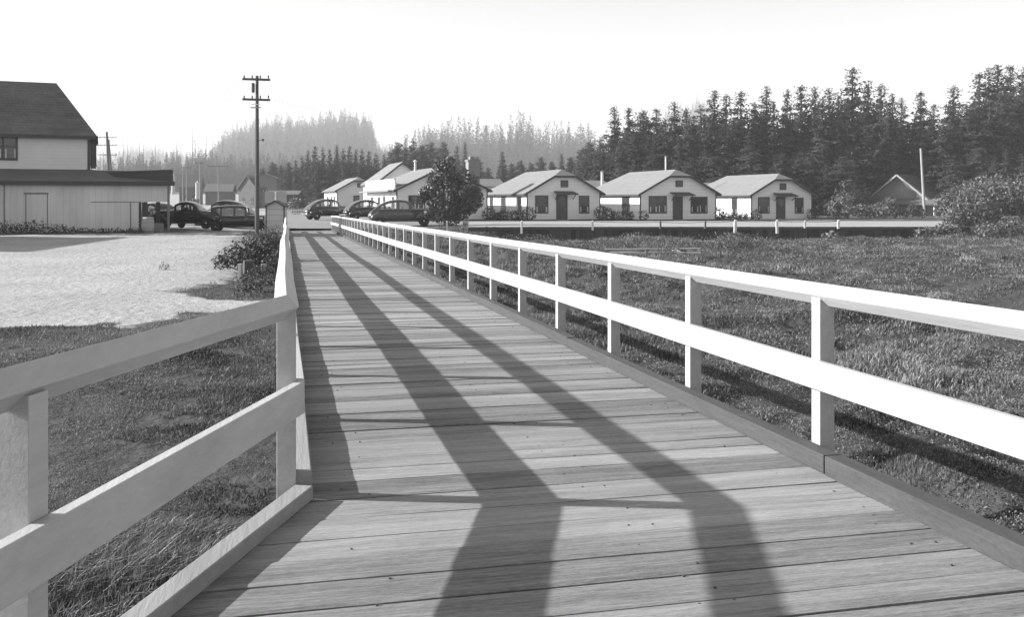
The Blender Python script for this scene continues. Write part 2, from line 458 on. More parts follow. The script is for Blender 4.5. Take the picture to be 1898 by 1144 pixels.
def hip_roof(w, L, of, ob, os, ze, zr, zj, par, m=None, back_hip=True, name='roof', thick=.1):
    we = w/2+os; p = (zr-ze)/we; xj = we-(zj-ze)/p; inset = xj*.9
    bi = we*.75 if back_hip else 0
    f, b = -of, L+ob
    A = [(-we, f, ze), (-xj, f, zj), (0, f+inset, zr), (0, b-bi, zr), (-we, b, ze)]
    B = [(we, f, ze), (we, b, ze), (0, b-bi, zr), (0, f+inset, zr), (xj, f, zj)]
    mb = MB()
    verts = [(-we,f,ze),(-xj,f,zj),(0,f+inset,zr),(0,b-bi,zr),(-we,b,ze),(we,f,ze),(we,b,ze),(xj,f,zj)]
    mb.v = verts; mb.f = [(0,1,2,3,4),(5,6,3,2,7),(1,7,2)]
    if back_hip: mb.f.append((4,3,6))
    r = MB(); n = len(verts)
    r.v = verts+[(x, y, z-thick) for x, y, z in verts]
    r.f = list(mb.f)+[tuple(i+n for i in f_)[::-1] for f_ in mb.f]
    bd = [0,1,7,5,6,4] if back_hip else [0,1,7,5,6,3,4]
    for i in range(len(bd)):
        a, c = bd[i], bd[(i+1) % len(bd)]; r.f.append((a, c, c+n, a+n))
    ro = r.build(name, m or ROOFL, par)
    # dark rake and fascia boards, 2 cm proud of the roof edge
    t = MB()
    e = .03
    for a, c in ((0,1),(1,7),(7,5)):
        P = Vector(verts[a]); Q = Vector(verts[c]); P.y -= e; Q.y -= e
        d = Vector((0, 0, -.09)); t.bar(P+d, Q+d, .05, .17)
    for a, c in ((4,0),(5,6)):
        P = Vector(verts[a]); Q = Vector(verts[c]); sx = -e if a == 4 else e
        t.bar(P+Vector((sx, 0, -.1)), Q+Vector((sx, 0, -.1)), .04, .14)
    t.build('roof_trim', TRIM, par)
    return we, p

def cottage(px0, px1, v0, phi, L, zb, ye, yr, yj, name, label, wins, door, vent, awn, sidewins, rear=True, chim=None, group=None, cat='cottage', wall=CLAP, extra=None, roof=None):
    c, s = math.cos(phi), math.sin(phi)
    # front left corner at bearing px0, distance v0
    u0 = us(px0, v0)
    def along(px):       # metres along the front from the left corner
        k = (px-CX)/FPX; return (k*v0-u0)/(c-k*s)
    w = along(px1)
    um, vm = u0+c*w/2, v0+s*w/2
    X, Y = W(um, vm)
    t = thing(name, label, cat, (X, Y, zb), phi-TH, group)
    lx = lambda px: along(px)-w/2
    def hz(py, px=None):
        a = along(px) if px else 0
        return EYE+(HY-py)*(v0+a*s)/FPX - zb
    ze = hz(ye, px0); zr = hz(yr, (px0+px1)/2) + (-yr+HY)*0.9/FPX; zj = hz(yj, (px0+px1)/2)
    os = .32; we = w/2+os; p = (zr-ze)/we
    zw = ze+p*os-.12; zjw = zj-.12; xj = w/2-(zjw-zw)/p
    m = MB()
    fp = [(-w/2, 0), (w/2, 0), (w/2, zw), (xj, zjw), (-xj, zjw), (-w/2, zw)]
    m.poly([(x, 0, z) for x, z in fp]); m.poly([(-w/2,0,0),(-w/2,0,zw),(-w/2,L,zw),(-w/2,L,0)]); m.poly([(w/2,0,0),(w/2,L,0),(w/2,L,zw),(w/2,0,zw)])
    m.poly([(-w/2,L,0),(-w/2,L,zw),(w/2,L,zw),(w/2,L,0)])
    m.build('wall', wall, t)
    MB().box(-w/2-.02, w/2+.02, -.02, L+.02, -.35, .07).build('foundation', FOUND, t)
    hip_roof(w, L, .35, .3, os, ze, zr, zj, t, m=roof)
    cb = MB()
    for sx in (-1, 1): MB().box(sx*w/2-.05, sx*w/2+.05, -.015, .05, .07, zw-.02).build('corner_board', TRIM, t)
    for (a, b, y0, y1, pn) in wins:
        window(t, (lx(a)+lx(b))/2, hz(y1, (a+b)/2), hz(y0, (a+b)/2), lx(b)-lx(a), 0, pn)
    if door:
        a, b, y0 = door; x0, x1 = lx(a), lx(b); h = hz(y0, a)
        d = MB().box(x0, x0+.1, -.06, 0, .02, h).box(x1-.1, x1, -.06, 0, .02, h).box(x0+.1, x1-.1, -.058, 0, h-.1, h).box(x0+.1, x1-.1, -.03, 0, .02, h-.1).build('door', DOORM, t)
        MB().box(x0+.2, x1-.2, -.04, -.031, h*.62, h-.2).build('pane', GLASS, d)
        MB().lathe([(.0, -.03), (.035, -.02), (.035, .02), (.0, .03)], (x1-.2, -.07, h*.45), 'y', 8).build('handle', GALV, d)
        MB().box(x0-.05, x1+.05, -.5, -.06, -.1, .06).build('doorstep', WOODG, t)
    if vent:
        a, b, y0, y1 = vent
        x0, x1, z0, z1 = lx(a), lx(b), hz(y1, a), hz(y0, a)
        q = MB().box(x0, x1, -.04, 0, z0, z1).build('gable_vent', TRIM, t)
        sl_ = MB()
        for i in range(4):
            zz = z0+.08+(z1-z0-.12)*i/4; sl_.box(x0+.07, x1-.07, -.055, -.041, zz, zz+.03)
        sl_.build('louvre', WOODG, q)
    if awn:
        a, b, y0, y1 = awn; x0, x1, z0, z1 = lx(a), lx(b), hz(y1, a), hz(y0, a)
        q = MB(); q.add([(x0, -.02, z1), (x1-.2, -.02, z1), (x1, -.85, z0), (x0-.0, -.85, z0), (x0, -.02, z1-.06), (x1-.2, -.02, z1-.06), (x1, -.85, z0-.07), (x0, -.85, z0-.07)],
              [(0,1,2,3),(4,7,6,5),(0,3,7,4),(1,5,6,2),(3,2,6,7),(0,4,5,1)])
        q.build('door_canopy', TRIM, t)
        for x in (x0+.15, x1-.2): MB().bar((x, -.02, z0-.45), (x, -.7, z0-.04), .05, .05).build('canopy_bracket', TRIM, t)
    for (y, w_, z0, z1, pn) in sidewins:
        window(t, y, z0, z1, w_, -w/2, pn, side=-PI/2)
    if chim:
        for (x, y, r, zt, m_) in chim:
            if m_ == 'pipe': MB().cyl((x, y, zr-.9), (x, y, zt), r, r, 10).lathe([(r*1.5, -.06), (r*1.5, .0), (.01, .08)], (x, y, zt)).build('stove_pipe', GALV, t, smooth=False)
            else: MB().box(x-r, x+r, y-r, y+r, zr-1.4, zt).box(x-r-.05, x+r+.05, y-r-.05, y+r+.05, zt-.001, zt+.12).build('chimney', STONE, t)
    return t, w, ze, zr, lx, hz

G = 'white gabled cottages in a row along the gravel road'
PHI = R(18)
VC = 80.5
zb = zat(408.6, VC)
sw = lambda a, b, w1=.9, w2=.9: [(a, w1, .75, 1.95, 1), (b, w2, .75, 1.95, 1)]
c1 = cottage(977, 1112, VC, PHI, 12.5, zb, 358.5, 314, 325.5, 'cottage', 'white cottage with one wide and one narrow front window, first right of the leafy tree',
    [(992, 1016, 362, 395.5, 1), (1073, 1092, 362.5, 395.5, 1)], (1031, 1051.5, 361), (1039, 1053, 334, 347), (1026, 1066, 354, 359.5),
    [(1.9, .9, .75, 1.95, 1), (6.5, 1.3, .55, 2.0, 1), (10.2, .9, .75, 1.95, 1)], group=G)
c2 = cottage(1187, 1327, VC+1, PHI, 12.5, zb-.02, 359.5, 314.2, 325.5, 'cottage', 'middle white cottage of three, with two wide double windows beside its dark door',
    [(1202.5, 1235.5, 363, 395.5, 2), (1280, 1311, 364.5, 395.5, 2)], (1247, 1265, 364), (1252, 1265.5, 334, 346.5), (1242, 1281, 356, 361.5),
    [(2.9, 1.5, .45, 2.05, 2), (9.6, 1.8, .75, 2.05, 2)], group=G)
c3 = cottage(1393, 1504.5, VC+7, PHI, 12.0, zat(408.6, VC+7), 361, 321.8, 332, 'cottage', 'smallest white cottage at the right end of the row, nearest the dark trees',
    [(1405, 1426, 365, 395.5, 1), (1473, 1489, 366, 395.5, 1)], (1438.5, 1455, 365), (1445, 1457, 339.5, 352), (1433, 1471, 357.5, 363),
    [(2.9, .9, .4, 2.05, 1), (9.6, 2.0, .7, 2.05, 2)], group=G)
# low rear ranges that tie the cottages together
def rear_range(px0, px1, v, yr, ye, label):
    u0, u1 = us(px0, v), us(px1, v); c, s = math.cos(PHI), math.sin(PHI)
    w = (u1-u0); X, Y = W((u0+u1)/2, v+1); z = -.27
    t = thing('rear_range', label, 'building', (X, Y, z), PHI-TH, 'low rear ranges between the cottages')
    zr = zat(yr, v+2)-z; ze = zat(ye, v)-z
    MB().prism([(-w/2, 0), (w/2, 0), (w/2, ze-.1), (-w/2, ze-.1)], 0, 4).build('wall', CLAP, t)
    m = MB(); m.add([(-w/2-.2, -.3, ze), (w/2+.2, -.3, ze), (w/2+.2, 2, zr), (-w/2-.2, 2, zr), (-w/2-.2, 4.3, ze), (w/2+.2, 4.3, ze)], [(0,1,2,3),(3,2,5,4)])
    m.build('roof', ROOFL, t, solid=.1)
    for x in (-w*.25, w*.25): window(t, x, .8, 1.9, .9, 0, 1)
    return t
rear_range(880, 935, 96, 331, 345, 'low rear roof between the store and the first white cottage')
rear_range(1072, 1135, 97, 334, 347, 'low rear roof between the first and middle white cottages')
rear_range(1290, 1350, 101, 338, 349, 'low rear roof between the middle and smallest white cottages')
def flue(px, v, y0, y1, r, label):
    X, Y = at(px, v); z0, z1 = zat(y0, v), zat(y1, v)
    t = thing('stove_chimney', label, 'chimney', (X, Y, z0))
    MB().cyl((0, 0, -.8), (0, 0, z1-z0), r, r, 10).build('flue', mat('pale_flue', .6, .7), t)
    MB().lathe([(r*1.35, -.05), (r*1.35, .03), (.02, .1)], (0, 0, z1-z0)).build('cap', GALV, t)

# store with its lit sign board
st = cottage(735.5, 903, 78.5, PHI, 14.6, zat(409, 78.5), 352, 309, 320, 'store', 'large white store half hidden by the leafy tree, long sign board on its side',
    [(757, 788, 362, 391, 2), (838, 868, 362, 391, 2)], (800, 819, 361), (812, 826, 332, 345), None,
    [(1.5, 1.1, .55, 1.95, 1), (8.0, 1.3, .5, 1.95, 1), (11.6, 1.2, .5, 1.95, 1)], cat='store')
t, w, ze, zr, lx, hz = st
LS = 14.3
MB().box(-w/2-.2, -w/2-.06, .1, LS, ze+.12, ze+.86).build('sign_board', mat('sign_white', .82, .6, var=.05, scale=(2, 2, 2)), t, bevel=.01)
fr = MB()
for z in (ze+.06, ze+.86): fr.box(-w/2-.23, -w/2-.03, .05, LS+.05, z, z+.06)
fr.build('sign_frame', mat('sign_frame', .6, .7), t)
for y in (.8, 4.5, 9, 12.6): MB().bar((-w/2-.05, y, ze+.6), (-w/2+.6, y, ze+.4), .05, .05).build('sign_bracket', TRIM, t)
MB().box(-w/2-.7, -w/2-.002, .2, LS+.6, ze-.14, ze-.02).build('canopy', WOODG, t)
d = MB().box(-w/2-.05, -w/2, 5.0, 6.0, .05, 2.0).build('door', DOORM, t)
MB().box(-w/2-.065, -w/2-.051, 5.2, 5.8, 1.1, 1.85).build('pane', GLASS, d)
# stone chimney on the right slope
MB().box(2.75, 3.75, 2.0, 2.9, .0, zr+.55).box(2.68, 3.82, 1.93, 2.97, zr+.551, zr+.68).box(2.95, 3.35, 2.2, 2.7, zr+.681, zr+.95).build('chimney', STONE, t)
MB().cyl((-.2, 9.6, zr-.4), (-.2, 9.6, zr+.75), .11, .11, 10).lathe([(.2, 0), (.2, .06), (.02, .16)], (-.2, 9.6, zr+.75)).build('stove_pipe', mat('pale_flue', .6, .7), t)
# taller building behind the store
hb = cottage(700, 790, 101, PHI, 9, -.27, 340, 300.5, 302, 'rear_house', 'pale roofed taller house rising behind the left end of the store', [], None, None, None, [(3, 1, 1, 2.2, 1)], cat='house')
# far small cottage
cottage(624.5, 706, 125, PHI, 13, zat(394, 125), 353.5, 328.5, 334.5, 'cottage', 'farthest small white cottage, left of the store and behind the parked cars',
    [(676, 690, 362, 384, 1)], (655, 666, 362), (662, 669, 339, 347), None, [(2.2, 1.0, .3, 2.1, 1), (5.2, 1.1, .3, 2.1, 1), (9, 1.6, .3, 2.1, 2)], group=G)
flue(1116, 97, 333, 318, .13, 'white stove flue on the low roof behind the first cottage')
flue(1234, 96, 318, 290, .08, 'thin white flue rising behind the middle cottage roof')

# cabin at the right edge of the wood
def cabin():
    v = 112; phi = -R(42)
    X, Y = at(1662, v); z = zat(402, v)
    t = thing('cabin', 'small dark roofed cabin with a shingled gable among shrubs under the tall trees', 'cabin', (X, Y, z), phi-TH)
    px = v/FPX; hgt = (402-323)*px
    w = 86*px*1.2; ze = (402-366)*px
    MB().prism([(-w/2, 0), (w/2, 0), (w/2, ze), (0, hgt-.15), (-w/2, ze)], .6, 8).build('wall', mat('cabin_shingle', .22, .9, var=.2, scale=(4,4,4), waves=(2,.2,.2,.15)), t)
    m = MB(); a = .45; k = (hgt-ze)/(w/2)
    m.add([(-w/2-a, 0, ze-k*a), (0, 0, hgt), (0, 8.3, hgt), (-w/2-a, 8.3, ze-k*a), (w/2+a+.6, 0, ze-k*a*1.5), (w/2+a+.6, 8.3, ze-k*a*1.5)], [(0,1,2,3),(1,4,5,2)])
    m.build('roof', ROOFD, t, solid=.14)
    b = MB(); b.bar((-w/2-a, -.03, ze-k*a-.08), (0, -.03, hgt-.08), .06, .2); b.bar((0, -.03, hgt-.08), (w/2+a, -.03, ze-k*a-.1), .06, .2); b.build('barge_board', mat('barge_paint', .3, .8), t)
    m = MB(); m.add([(-w/2-.4, .58, ze-.1), (w/2+1.6, .58, ze-.1), (w/2+2.0, -1.8, ze-.75), (-w/2-.6, -1.8, ze-.75)], [(0,1,2,3)]); m.build('porch_roof', mat('porch_roof', .12, .9, var=.2, scale=(3,3,3)), t, solid=.12)
    for x in (-w/2-.3, w*.1, w/2+1.5): MB().cyl((x, -1.6, -.1), (x, -1.6, ze-.75), .07, .07, 8).build('porch_post', OLDW, t)
    window(t, -w*.2, .7, 1.7, 1, .6, 2); window(t, w*.25, .7, 1.7, 1, .6, 1)
    MB().box(-w/2-2.2, -w/2, 1.5, 5, 0, ze-.5).build('side_room', OLDW, t)
    m = MB(); m.add([(-w/2-2.5, 1.2, ze-.55), (-w/2+.0, 1.2, ze-.15), (-w/2+.0, 5.2, ze-.15), (-w/2-2.5, 5.2, ze-.55)], [(0,1,2,3)]); m.build('side_roof', WOODG, t, solid=.1)
    MB().box(-w/2-.95, -w/2-.45, 2, 2.5, ze-.5, ze+1.0).build('chimney', STONE, t)
cabin()

# ------------------------------------------------------------------ left building with lean-to
def barn():
    phi = R(23); v0 = 52.0; pxr = 166
    c, s = math.cos(phi), math.sin(phi); u0 = us(pxr, v0)
    X, Y = W(u0, v0); zb = -.2
    t = thing('warehouse', 'two storey white board building with dark shingle roof and long lean-to on the sand', 'building', (X, Y, zb), phi-TH)
    al = lambda px: ((px-CX)/FPX*v0-u0)/(c-(px-CX)/FPX*s)
    Lw = 13.0
    z1 = zat(247.5, v0)-zb; z0 = zat(316, v0)-zb
    zr = zat(157, v0+3.5)-zb
    MB().box(-Lw, 0, 0, 7.2, 0, z1).build('wall', OLDW, t)
    o = .38
    r = MB(); e = -.02
    r.add([(-Lw-o, -o, z1-.15), (o, -o, z1-.15), (o, 7.2+o, z1-.15), (-Lw-o, 7.2+o, z1-.15), (-Lw-o, 3.6, zr), (-1.75, 3.6, zr)],
          [(0,1,5,4),(1,2,5),(2,3,4,5),(0,4,3)])
    r.build('roof', ROOFD, t, solid=.12)
    MB().box(-Lw-o, o+.03, -o-.04, -o-.005, z1-.32, z1-.14).box(o+.004, o+.04, -o-.04, 7.5, z1-.32, z1-.14).build('roof_trim', TRIM, t)
    x1 = al(33); x0 = al(-22)
    window(t, (x0+x1)/2, zat(299, v0)-zb, zat(250, v0)-zb, x1-x0, 0, 2, curtain=True)
    MB().box(-.1, .03, -.03, .1, z0, z1-.33).build('corner_board', TRIM, t)
    MB().box(.03, .34, .5, .8, z0+.25, z1-.35).box(.05, .32, .25, .5, z0+.12, z0+.45).build('stove_chimney', mat('dark_brick', .08, .9), t)
    # lean-to: front 2.6 m forward of the upper wall and reaching past its right end
    d = 2.6; vf = v0-d*c
    def lf(px):   # along the lean-to front
        k = (px-CX)/FPX; ux, vx = u0+d*s, v0-d*c
        return (k*vx-ux)/(c-k*s)
    xr = lf(311); xo = lf(262.5); ye = lambda px, y: EYE+(HY-y)*(vf+lf(px)*s)/FPX - zb
    ze = ye(200, 336); zs = ye(290, 374.5)
    MB().box(-Lw, xo, -d, -d+.08, -.3, ze-.1).box(xo+.001, xr, -d, -d+.08, zs, ze-.1).build('lean_to_wall', VERT, t)
    bt = MB()
    for px in (48, 88): bt.box(lf(px)-.02, lf(px)+.02, -d-.025, -d, .15, ye(px, 358))
    bt.box(lf(44), lf(90), -d-.03, -d-.0251, ye(60, 360), ye(60, 357)).box(lf(168), xo, -d-.02, -d, zs-.02, zs+.02)
    bt.box(lf(8)-.03, lf(8)+.03, -d-.02, -d, 0, ye(8, 340)).box(lf(242)-.03, lf(242)+.03, -d-.02, -d, 0, zs-.021)
    bt.build('board_batten', WOODG, t)
    m = MB(); zt = z0+.05
    # main slope and the wrapped right slope
    xl = -Lw-.3; a = .3
    yb = 3.2
    m.add([(xl, -d-a, ze), (xr+a, -d-a, ze), (xr+a, yb, zt+.05), (.1, 0, zt), (xl, 0, zt), (.1, yb, zt+.05)], [(0,1,3,4),(1,2,5,3)])
    m.build('lean_to_roof', ROOFM, t, solid=.1)
    MB().box(xl, xr+a+.03, -d-a-.05, -d-a-.003, ze-.22, ze-.01).build('fascia', TRIM, t)
    m = MB(); m.add([(lf(215), -d+.9, ze+.25), (xr+.25, -d-.15, ze+.02), (xr+.25, -d-.15, ye(311, 314)), (lf(195), -d+1.0, ye(195, 317.5))], [(0,1,2,3)])
    m.build('parapet_boards', mat('dark_boards', .06, .9, var=.2, scale=(1,1,4)), t, solid=.08)  # boarding kept darker than the roofing beside it
    MB().box(xr-.02, xr+.1, -d-.01, -d+.12, -.4, ze-.23).build('carport_post', WOODG, t)
    MB().box(xo-.14, xo-.002, -d-.012, -d+.12, -.4, zs).build('carport_post', TRIM, t)
    MB().box(xr-.32, xr-.1, 2.6, 2.8, -.3, ze-.23).build('carport_post', TRIM, t)
    MB().box(xo+.2, xo+.3, -d+.2, 2.6, -.3, zs).build('carport_side_wall', PILE, t)
    return t
barn()

# barrel and clutter at the carport mouth
def barrel(px, v, r, h, label, m):
    X, Y = at(px, v); z = Hs(us(px, v), v)
    t = thing('barrel', label, 'barrel', (X, Y, z))
    MB().lathe([(r*.88, 0), (r, h*.3), (r*1.02, h*.5), (r, h*.7), (r*.88, h)], n=16).build('barrel_body', m, t, smooth=True)
    for q in (.12, .33, .67, .88): MB().lathe([(r*(1.0+.03*(1-abs(q-.5)*2)), h*q-.015), (r*(1.01+.03*(1-abs(q-.5)*2)), h*q+.015)], n=16).build('hoop', GALV, t)
barrel(274, 48.5, .3, .78, 'pale round barrel standing at the open carport beside the plank wall', mat('pale_barrel', .38, .8, var=.2, scale=(3,3,3)))
def crate(px, v, w, d, h, lift, rz, label):
    X, Y = at(px, v); z = Hs(us(px, v), v)+lift
    t = thing('crate', label, 'crate', (X, Y, z), rz); b = MB()
    n = 4
    for i in range(n):
        zz = h*i/n+.005; hh = h/n-.02
        b.box(-w/2, w/2, -d/2, -d/2+.02, zz, zz+hh).box(-w/2, w/2, d/2-.02, d/2, zz, zz+hh).box(-w/2, -w/2+.02, -d/2+.021, d/2-.021, zz, zz+hh).box(w/2-.02, w/2, -d/2+.021, d/2-.021, zz, zz+hh)
    b.box(-w/2+.021, w/2-.021, -d/2+.021, d/2-.021, 0, .02); b.build('slats', WOODG, t)
crate(287, 49.5, .7, .5, .45, 0, .3, 'wooden crate on the ground just right of the pale barrel')
crate(290, 51, .6, .5, .4, 0, .9, 'wooden crate behind the one beside the pale barrel')

# ------------------------------------------------------------------ utility poles and wires
def pole(px, v, ytop, ybase, arms, label, lean=0, r=.14, extras=True, arm_rz=0, white=False, group=None):
    X, Y = at(px, v); z0 = Hs(us(px, v), v); h = zat(ytop, v)-z0
    t = thing('utility_pole', label, 'utility pole', (X, Y, z0), -TH+arm_rz, group)
    MB().cyl((0, 0, -.3), (lean, 0, h), r, r*.66, 10).build('pole_shaft', POLEM if not white else WOODG, t)
    for (dz_, w, n) in arms:
        zz = h-dz_; xx = lean*zz/h
        a = MB().bar((xx-w/2, -r-.03, zz+.02), (xx+w/2, -r-.03, zz-.02), .09, .11).build('crossarm', POLEM, t)
        for i in range(n):
            xi = xx-w/2+.08+(w-.16)*i/max(1, n-1)
            if abs(xi-xx) < .12: continue
            MB().lathe([(.02, 0), (.045, .06), (.03, .09), (.045, .12), (.01, .17)], (xi, -r-.03, zz+.05), n=8).build('insulator', mat('insulator', .12, .2), a)
        if extras:
            MB().bar((xx-.5, -r*.9, zz), (xx, -r*.8, zz-.55), .03, .03).bar((xx+.5, -r*.9, zz), (xx, -r*.8, zz-.55), .03, .03).build('brace', GALV, t)
    return t, h
mp, mh = pole(476.5, 48, 140, 432, [(.2, 1.36, 4), (1.2, 1.36, 4)], 'tall dark utility pole with two crossarms beside the bush at the left of the pier', r=.115, extras=False)
MB().lathe([(.07, 0), (.085, .08), (.085, .42), (.06, .48)], (-.17, -.1, mh-.85), n=12).build('transformer', mat('dark_can', .06, .5), mp)
MB().box(-.3, .22, -.16, -.1, mh-1.62, mh-1.56).build('step_bracket', GALV, mp)
MB().bar((0, -.1, mh-3.2), (.32, -.1, mh-3.2), .025, .025).box(.28, .36, -.14, -.06, mh-3.26, mh-3.14).build('lamp_bracket', POLEM, mp)
MB().box(-.26, .2, -.2, -.14, mh-1.46, mh-1.42).build('wire_clamp', mat('pale_porcelain', .7, .3), mp)
pole(205, 150, 244, 330, [(.9, 3.2, 6), (2.1, 3.2, 6), (3.6, 3.0, 6)], 'distant leaning utility pole with three crossarms right of the two storey building', lean=-.6, r=.25, extras=False)
pole(212, 152, 258, 330, [], 'plain brace pole leaning on the distant pole with three crossarms', lean=-.9, r=.2, extras=False)
FP = 'pale poles on the far side of the street'
for i, (px, v, y, arms, lab) in enumerate([(346, 170, 308, [(.25, 1.8, 2)], 'thin pale pole with short arm farthest left on the far street'),
        (371, 165, 300, [(.2, 1.4, 2)], 'thin pale pole behind the white pillar on the far street'),
        (405, 160, 306, [(.2, 3.6, 4)], 'pale pole with a wide crossarm above the touring car on the far street'),
        (339, 175, 322, [], 'short bare pale pole beside the far shop front')]):
    pole(px, v, y, 366, arms, lab, r=.13, extras=False, white=True, group=FP)
# bare pole standing by the cabin
X, Y = at(1714, 104); z0 = Hs(us(1714, 104), 104); hh = zat(275, 104)-z0
t = thing('bare_pole', 'tall bare pale pole leaning slightly, beside the dark roofed cabin', 'pole', (X, Y, z0), -TH)
MB().cyl((0, 0, -.2), (-.42, 0, hh), .15, .11, 10).build('pole_shaft', mat('pale_pole', .32, .8, var=.2, scale=(8,8,1)), t)

def wire(P, Q, sag, r, label, group='power lines between the utility poles'):
    P = Vector(P); Q = Vector(Q); n = 16; m = MB()
    pts = [P.lerp(Q, i/n)-Vector((0, 0, sag*4*(i/n)*(1-i/n)))-P for i in range(n+1)]
    m.sweep(pts, [(r*math.cos(2*PI*k/4), r*math.sin(2*PI*k/4)) for k in range(4)])
    o = m.build('power_line', mat('wire', .2, .5), None, P); tag(o, label, 'wire', group)
mpz = mp.location
def mtop(x, z): 
    return Vector((mpz.x+x*math.cos(-TH), mpz.y+x*math.sin(-TH), mpz.z+z))
fx, fy = at(205, 150); fz = zat(262, 150)
for i, x in enumerate((-.6, .6)):
    wire(mtop(x, mh-.15), (fx+i*1.0, fy, fz+2.5), 1.4, .011, ('%s wire from the tall pole to the distant left pole' % ('upper left', 'upper right')[i]))
gx, gy = at(1120, 190); gz = zat(262, 190)
wire(mtop(.6, mh-1.15), (gx, gy, gz+2), 2.5, .008, 'wire from the tall pole sagging right across the hills')

# kiosk by the pole
def kiosk():
    v = 50; X, Y = at(510, v); z0 = zat(432, v); s = v/FPX
    t = thing('pump_shed', 'tiny white clapboard shed with dark edged gable roof beside the tall pole', 'shed', (X, Y, z0), -TH+R(4))
    w = 33*s; h = (432-381)*s; hr = (432-373)*s
    MB().prism([(-w/2, 0), (w/2, 0), (w/2, h), (0, hr), (-w/2, h)], 0, 1.0).build('wall', clap('shed_boards', .5, .3), t)
    m = MB(); a = .08
    m.add([(-w/2-a, -.1, h-.03), (0, -.1, hr+.05), (w/2+a, -.1, h-.03), (-w/2-a, 1.1, h-.03), (0, 1.1, hr+.05), (w/2+a, 1.1, h-.03)], [(0,1,4,3),(1,2,5,4)])
    m.build('roof', TRIM, t, solid=.07)
    for sx in (-1, 1): MB().box(sx*w/2-.03, sx*w/2+.03, -.02, .03, 0, h-.06).build('corner_board', TRIM, t)
    MB().cyl((0, .1, hr), (0, .1, hr+.42), .022, .018, 8).lathe([(.03, 0), (.04, .03), (.01, .07)], (0, .1, hr+.42)).build('finial', OLDW, t)
kiosk()
X, Y = at(511, 96); z0 = Hs(us(511, 96), 96)
t = thing('notice_board', 'blank grey board on posts across the street behind the tiny shed', 'board', (X, Y, z0), -TH)
zb0, zb1 = zat(376, 96)-z0, zat(354.5, 96)-z0
MB().box(-1.07, 1.07, 0, .06, zb0, zb1).build('panel', mat('grey_board', .30, .8, var=.1, scale=(2,2,2)), t)
for x in (-.9, .9): MB().box(x-.05, x+.05, .061, .15, -.2, zb1).build('post', WOODG, t)

# ------------------------------------------------------------------ guard posts, bulkhead
BV = 61.9
bt = thing('bulkhead', 'low dark timber retaining wall holding the gravel road above the marsh', 'retaining wall', (*at(1310, BV), -.3), -TH)
u0 = us(1310, BV)
m = MB(); u = us(868, BV)
while u < us(1792, BV):
    w = rnd.uniform(.22, .32); m.box(u-u0, u-u0+w-.015, rnd.uniform(-.02, .02), .12, -.9, rnd.uniform(-.02, .03)+.04); u += w
m.build('sheet_planks', mat('bulkhead_wood', .05, .95, island=.45, var=.4, scale=(4, 4, 1)), bt)
MB().box(us(868, BV)-u0, us(1790, BV)-u0, -.07, -.021, -.12, .05).build('waling', PILE, bt)
GP = mat('guard_post_white', .7, .7, var=.15, scale=(4, 4, 4)); GPD = mat('guard_post_worn', .16, .85, var=.3, scale=(4, 4, 4))
gl = [(829, 409.5, 434, .1, 1, 'nearest the leafy tree'), (967, 409, 433, .11, 1, 'in front of the hedge left of the first cottage'), (1098.5, 409, 427, .13, 1, 'in front of the first cottage, right corner'),
      (1224, 410, 424, .11, 0, 'dark one before the middle cottage left window'), (1307, 410, 424, .11, 0, 'dark one before the middle cottage right window'), (1362.5, 408, 432, .16, 1, 'thick white one before the smallest cottage hedge'),
      (1440.5, 408, 433, .14, 1, 'thick white one before the smallest cottage door'), (1492, 409, 423, .11, 1, 'at the right corner of the smallest cottage'), (1554, 408, 424, .13, 1, 'last one at the right, past the smallest cottage')]
prev = None
for px, y0, y1, w, wh, lab in gl:
    v = 61.6; X, Y = at(px, v); zt = zat(y0, v); z0 = zat(y1, v)
    o = MB().box(-w/2, w/2, -w/2, w/2, 0, zt-z0-.03).add([(-w/2,-w/2,zt-z0-.03),(w/2,-w/2,zt-z0-.03),(w/2,w/2,zt-z0-.03),(-w/2,w/2,zt-z0-.03),(0,0,zt-z0+.02)],[(0,1,4),(1,2,4),(2,3,4),(3,0,4)]).build('guard_post', GP if wh else GPD, None, (X, Y, z0), -TH+rnd.uniform(-.1, .1))
    o.rotation_euler.x = rnd.uniform(-.03, .03); o.rotation_euler.y = rnd.uniform(-.04, .04)
    tag(o, 'short road edge guard post, '+lab, 'post', 'guard posts along the road edge')
    if prev is not None:
        A = Vector((*at(prev[0], v), zat(prev[1]+1.5, v))); B = Vector((X, Y, zat(y0+1.5, v)))
        mm = MB(); pts = [A.lerp(B, i/6)-Vector((0, 0, .05*4*(i/6)*(1-i/6)))-A for i in range(7)]
        mm.sweep(pts, [(.018*math.cos(PI/3*k), .018*math.sin(PI/3*k)) for k in range(6)])
        if prev[0] > 1000:
            c = mm.build('guard_cable', mat('cable', .1, .7), None, A); tag(c, 'dark cable ending at the post '+lab.replace('one ', 'post '), 'cable', 'cables between the guard posts')
    prev = (px, y0)
